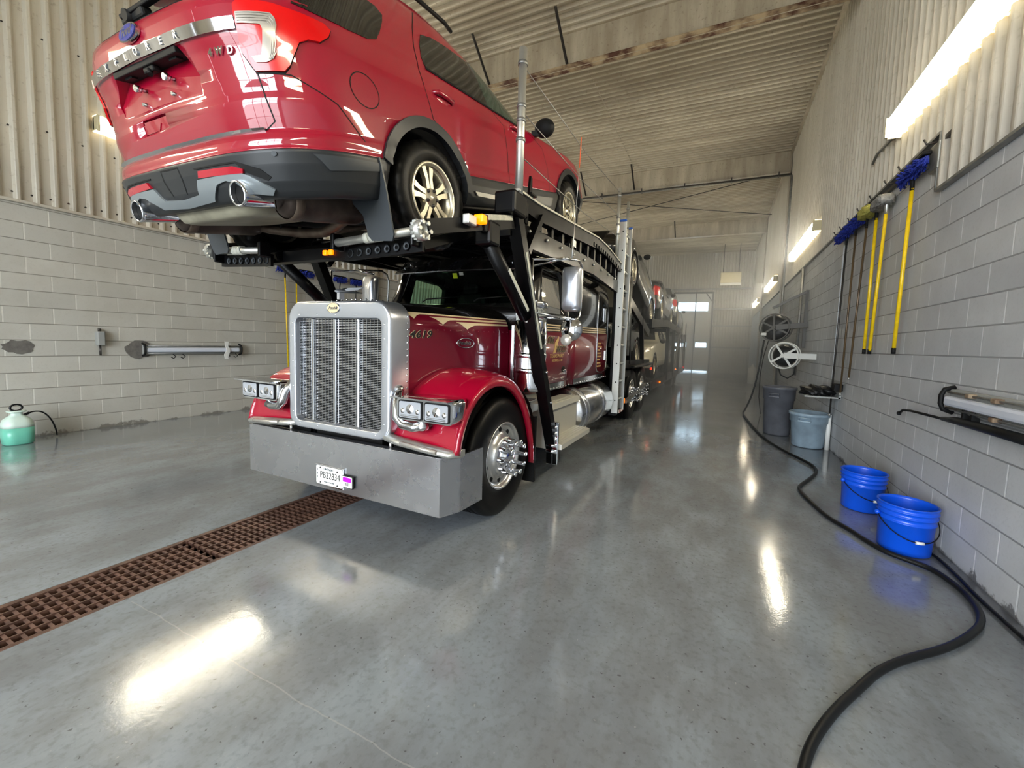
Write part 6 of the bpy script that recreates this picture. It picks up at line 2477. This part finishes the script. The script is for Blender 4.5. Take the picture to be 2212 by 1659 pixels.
# ------------------------------------------------------------------ left wall
tl_ = low_light(XL + .01, 3.02, 4.33, 1.10, 1, 'unlit wall fixture on the left wall with a white rag at its far end', ())
mb = MB()
pts = [(2.99 + .15 * (1 + .12 * random.uniform(-1, 1)) * math.cos(a) * 1.0, 1.10 + .125 * (1 + .12 * random.uniform(-1, 1)) * math.sin(a)) for a in [2 * PI * i / 20 for i in range(20)]]
mb.prism(pts, (XL, 0, 0), (0, 1, 0), (0, 0, 1), (.012, 0, 0))
mb.build('mortar_smear', M['patch'], tl_)
for y in (3.36, 3.48, 4.12, 4.24):
    mb = MB()
    mb.tube([(XL + .09, y, 1.03), (XL + .10, y + .03, .99), (XL + .10, y, .965), (XL + .10, y - .03, .985)], .007, 6)
    mb.build('hook', M['matt'], tl_)
mb = MB()
mb.prism([(4.06, 1.24), (4.12, 1.24), (4.11, 1.16), (4.145, 1.08), (4.11, .99), (4.11, .94), (4.06, .945), (4.05, 1.02), (4.09, 1.09), (4.07, 1.16)], (XL + .115, 0, 0), (0, 1, 0), (0, 0, 1), (.012, 0, 0))
tag(mb.build('rag', M['white']), 'white rag draped over the far end of the left wall fixture', 'rag')
t = thing('outlet_box', 'small grey electrical box on the left wall above the jug', 'electrical box', (XL + .04, 2.575, 1.13))
mb = MB()
mb.box((XL + .045, 2.575, 1.255), (.09, .075, .19), bev=.01)
mb.build('cover', M['greybox'], t)
mb = MB()
mb.cyl((XL + .03, 2.575, 1.02), (XL + .03, 2.575, 1.16), .012, n=8)
mb.cyl((XL + .03, 2.575, 1.35), (XL + .03, 2.575, 1.39), .018, n=8)
mb.build('conduit', M['darkpole'], t)
GL = 'wash brushes hung on the left wall'
wash_brush(5.14, 2.50, .70, 'bluebrush', 'yellow', 'left-hand yellow-handled brush on the left wall beyond the grille', GL, XL, 1, lean=.05, rp=.014)
wash_brush(5.37, 2.48, .70, 'bluebrush', 'yellow', 'right-hand yellow-handled brush on the left wall, blue head beside the truck arm', GL, XL, 1, rp=.014, hy=.2)
wash_brush(6.37, 2.50, .8, 'bluebrush', 'darkpole', 'blue grey-poled brush on the left wall, closer to the truck arm than its twin', GL, XL, 1, rp=.01)
wash_brush(6.80, 2.50, .8, 'bluebrush', 'darkpole', 'blue brush on a grey pole on the left wall, nearest the truck mirror', GL, XL, 1, rp=.01)
t = thing('sprayer_jug', 'translucent jug sprayer with green liquid on the floor at the left wall', 'sprayer', (-7.50, 1.75, 0))
o = Vector((-7.50, 1.75, 0))
mb = MB()
rg = []
for z, r in ((.0, .10), (.012, .115), (.10, .122), (.20, .122)):
    rg.append([o + Vector((p[0], p[1], z)) for p in rrect(2 * r * .95, 2 * r, r * .7, 6)])
mb.loft(rg, True)
mb.build('liquid_part', M['jugliq'], t)
mb = MB()
rg = []
for z, r in ((.20, .122), (.235, .120), (.29, .105), (.325, .07), (.345, .045), (.375, .043), (.38, .07), (.39, .075), (.395, .05)):
    rg.append([o + Vector((p[0], p[1], z)) for p in rrect(2 * r * .95, 2 * r, r * .7, 6)])
mb.loft(rg, True)
mb.build('shell', M['jug'], t)
mb = MB()
mb.tube([o + Vector((0, .045 * math.cos(a), .43 + .038 * math.sin(a))) for a in [2 * PI * i / 20 for i in range(20)]], .010, 8, closed=True)
mb.build('pump_handle', M['hose'], t)
mb = MB()
mb.tube(smooth2([o + Vector((.0, .06, .335)), o + Vector((0, .12, .37)), o + Vector((0, .20, .36)), o + Vector((-.05, .28, .25)), o + Vector((-.1, .33, .1)), o + Vector((-.12, .34, .02))], 2, False), .008, 8)
mb.cyl(o + Vector((.0, .04, .325)), o + Vector((0, .10, .36)), .014, n=10)
mb.build('spray_hose', M['hose'], t)

# mist drifting through the far half of the hall
M['mist'] = bpy.data.materials.new('water_mist')
N, L = nodes_of(M['mist'])
for n in list(N):
    if n.type != 'OUTPUT_MATERIAL':
        N.remove(n)
vs = N.new('ShaderNodeVolumeScatter')
P = N.new('ShaderNodeTexCoord').outputs['Object']
sep = N.new('ShaderNodeSeparateXYZ')
L.new(P, sep.inputs[0])
hz = N.new('ShaderNodeMapRange')      # thick near the floor, thinning towards the roof
hz.inputs['From Min'].default_value = 0.0
hz.inputs['From Max'].default_value = 4.6
hz.inputs['To Min'].default_value = .10
hz.inputs['To Max'].default_value = .012
L.new(sep.outputs[2], hz.inputs['Value'])
L.new(hz.outputs['Result'], vs.inputs['Density'])
vs.inputs['Anisotropy'].default_value = .35
vs.inputs['Color'].default_value = (.90, .95, 1, 1)
L.new(vs.outputs[0], N['Material Output'].inputs['Volume'])
mb = MB()
mb.box(((XL + XR) / 2, 16.8, 2.55), (XR - XL - .1, 18.1, 5.0))
tag(mb.build('mist', M['mist']), 'pale water mist filling the far half of the wash bay', 'mist', kind='stuff')
# ------------------------------------------------------------------ light, sky, camera
W = bpy.data.worlds.new('daylight')
scene.world = W
W.use_nodes = True
bg = W.node_tree.nodes['Background']
bg.inputs['Color'].default_value = (0.86, 0.93, 1.0, 1)
bg.inputs['Strength'].default_value = 10.0
po = bpy.data.lights.new('doorway_portal', 'AREA')
po.shape = 'RECTANGLE'
po.size, po.size_y = 6.1, 4.6
po.cycles.is_portal = True
o = bpy.data.objects.new('doorway_portal', po)
COL.objects.link(o)
o.location = (-2.15, Y0 - .22, 2.3)
o.rotation_euler = (rad(90), 0, 0)

cam = bpy.data.cameras.new('camera')
co = bpy.data.objects.new('camera', cam)
COL.objects.link(co)
yaw, pit, rol, H_ = .4219, -.0753, .0358, 1.4132
fw3 = Vector((-math.sin(yaw) * math.cos(pit), math.cos(yaw) * math.cos(pit), math.sin(pit)))
rt3 = Vector((math.cos(yaw), math.sin(yaw), 0))
up3 = rt3.cross(fw3)
r3 = rt3 * math.cos(rol) + up3 * math.sin(rol)
u3 = -rt3 * math.sin(rol) + up3 * math.cos(rol)
mw = Matrix((r3, u3, -fw3)).transposed().to_4x4()
mw.translation = (0, 0, H_)
co.matrix_world = mw
cam.sensor_fit = 'HORIZONTAL'
cam.sensor_width = 36
cam.lens = 867.8873 / 2212 * 36
cam.shift_x = -56.48 / 2212
cam.shift_y = -24.147 / 2212
cam.clip_start = .02
scene.camera = co
vs_ = scene.view_settings
scene.display_settings.display_device = 'sRGB'
vs_.view_transform = 'Standard'
vs_.look = 'None'
vs_.exposure = 0.9
vs_.gamma = 1.0
vs_.use_curve_mapping = False
cy_ = scene.cycles
cy_.use_denoising = True
cy_.max_bounces = 8
cy_.diffuse_bounces = 4
cy_.glossy_bounces = 4
cy_.transmission_bounces = 6
cy_.volume_bounces = 0
cy_.sample_clamp_indirect = 4
cy_.caustics_reflective = False
cy_.caustics_refractive = False
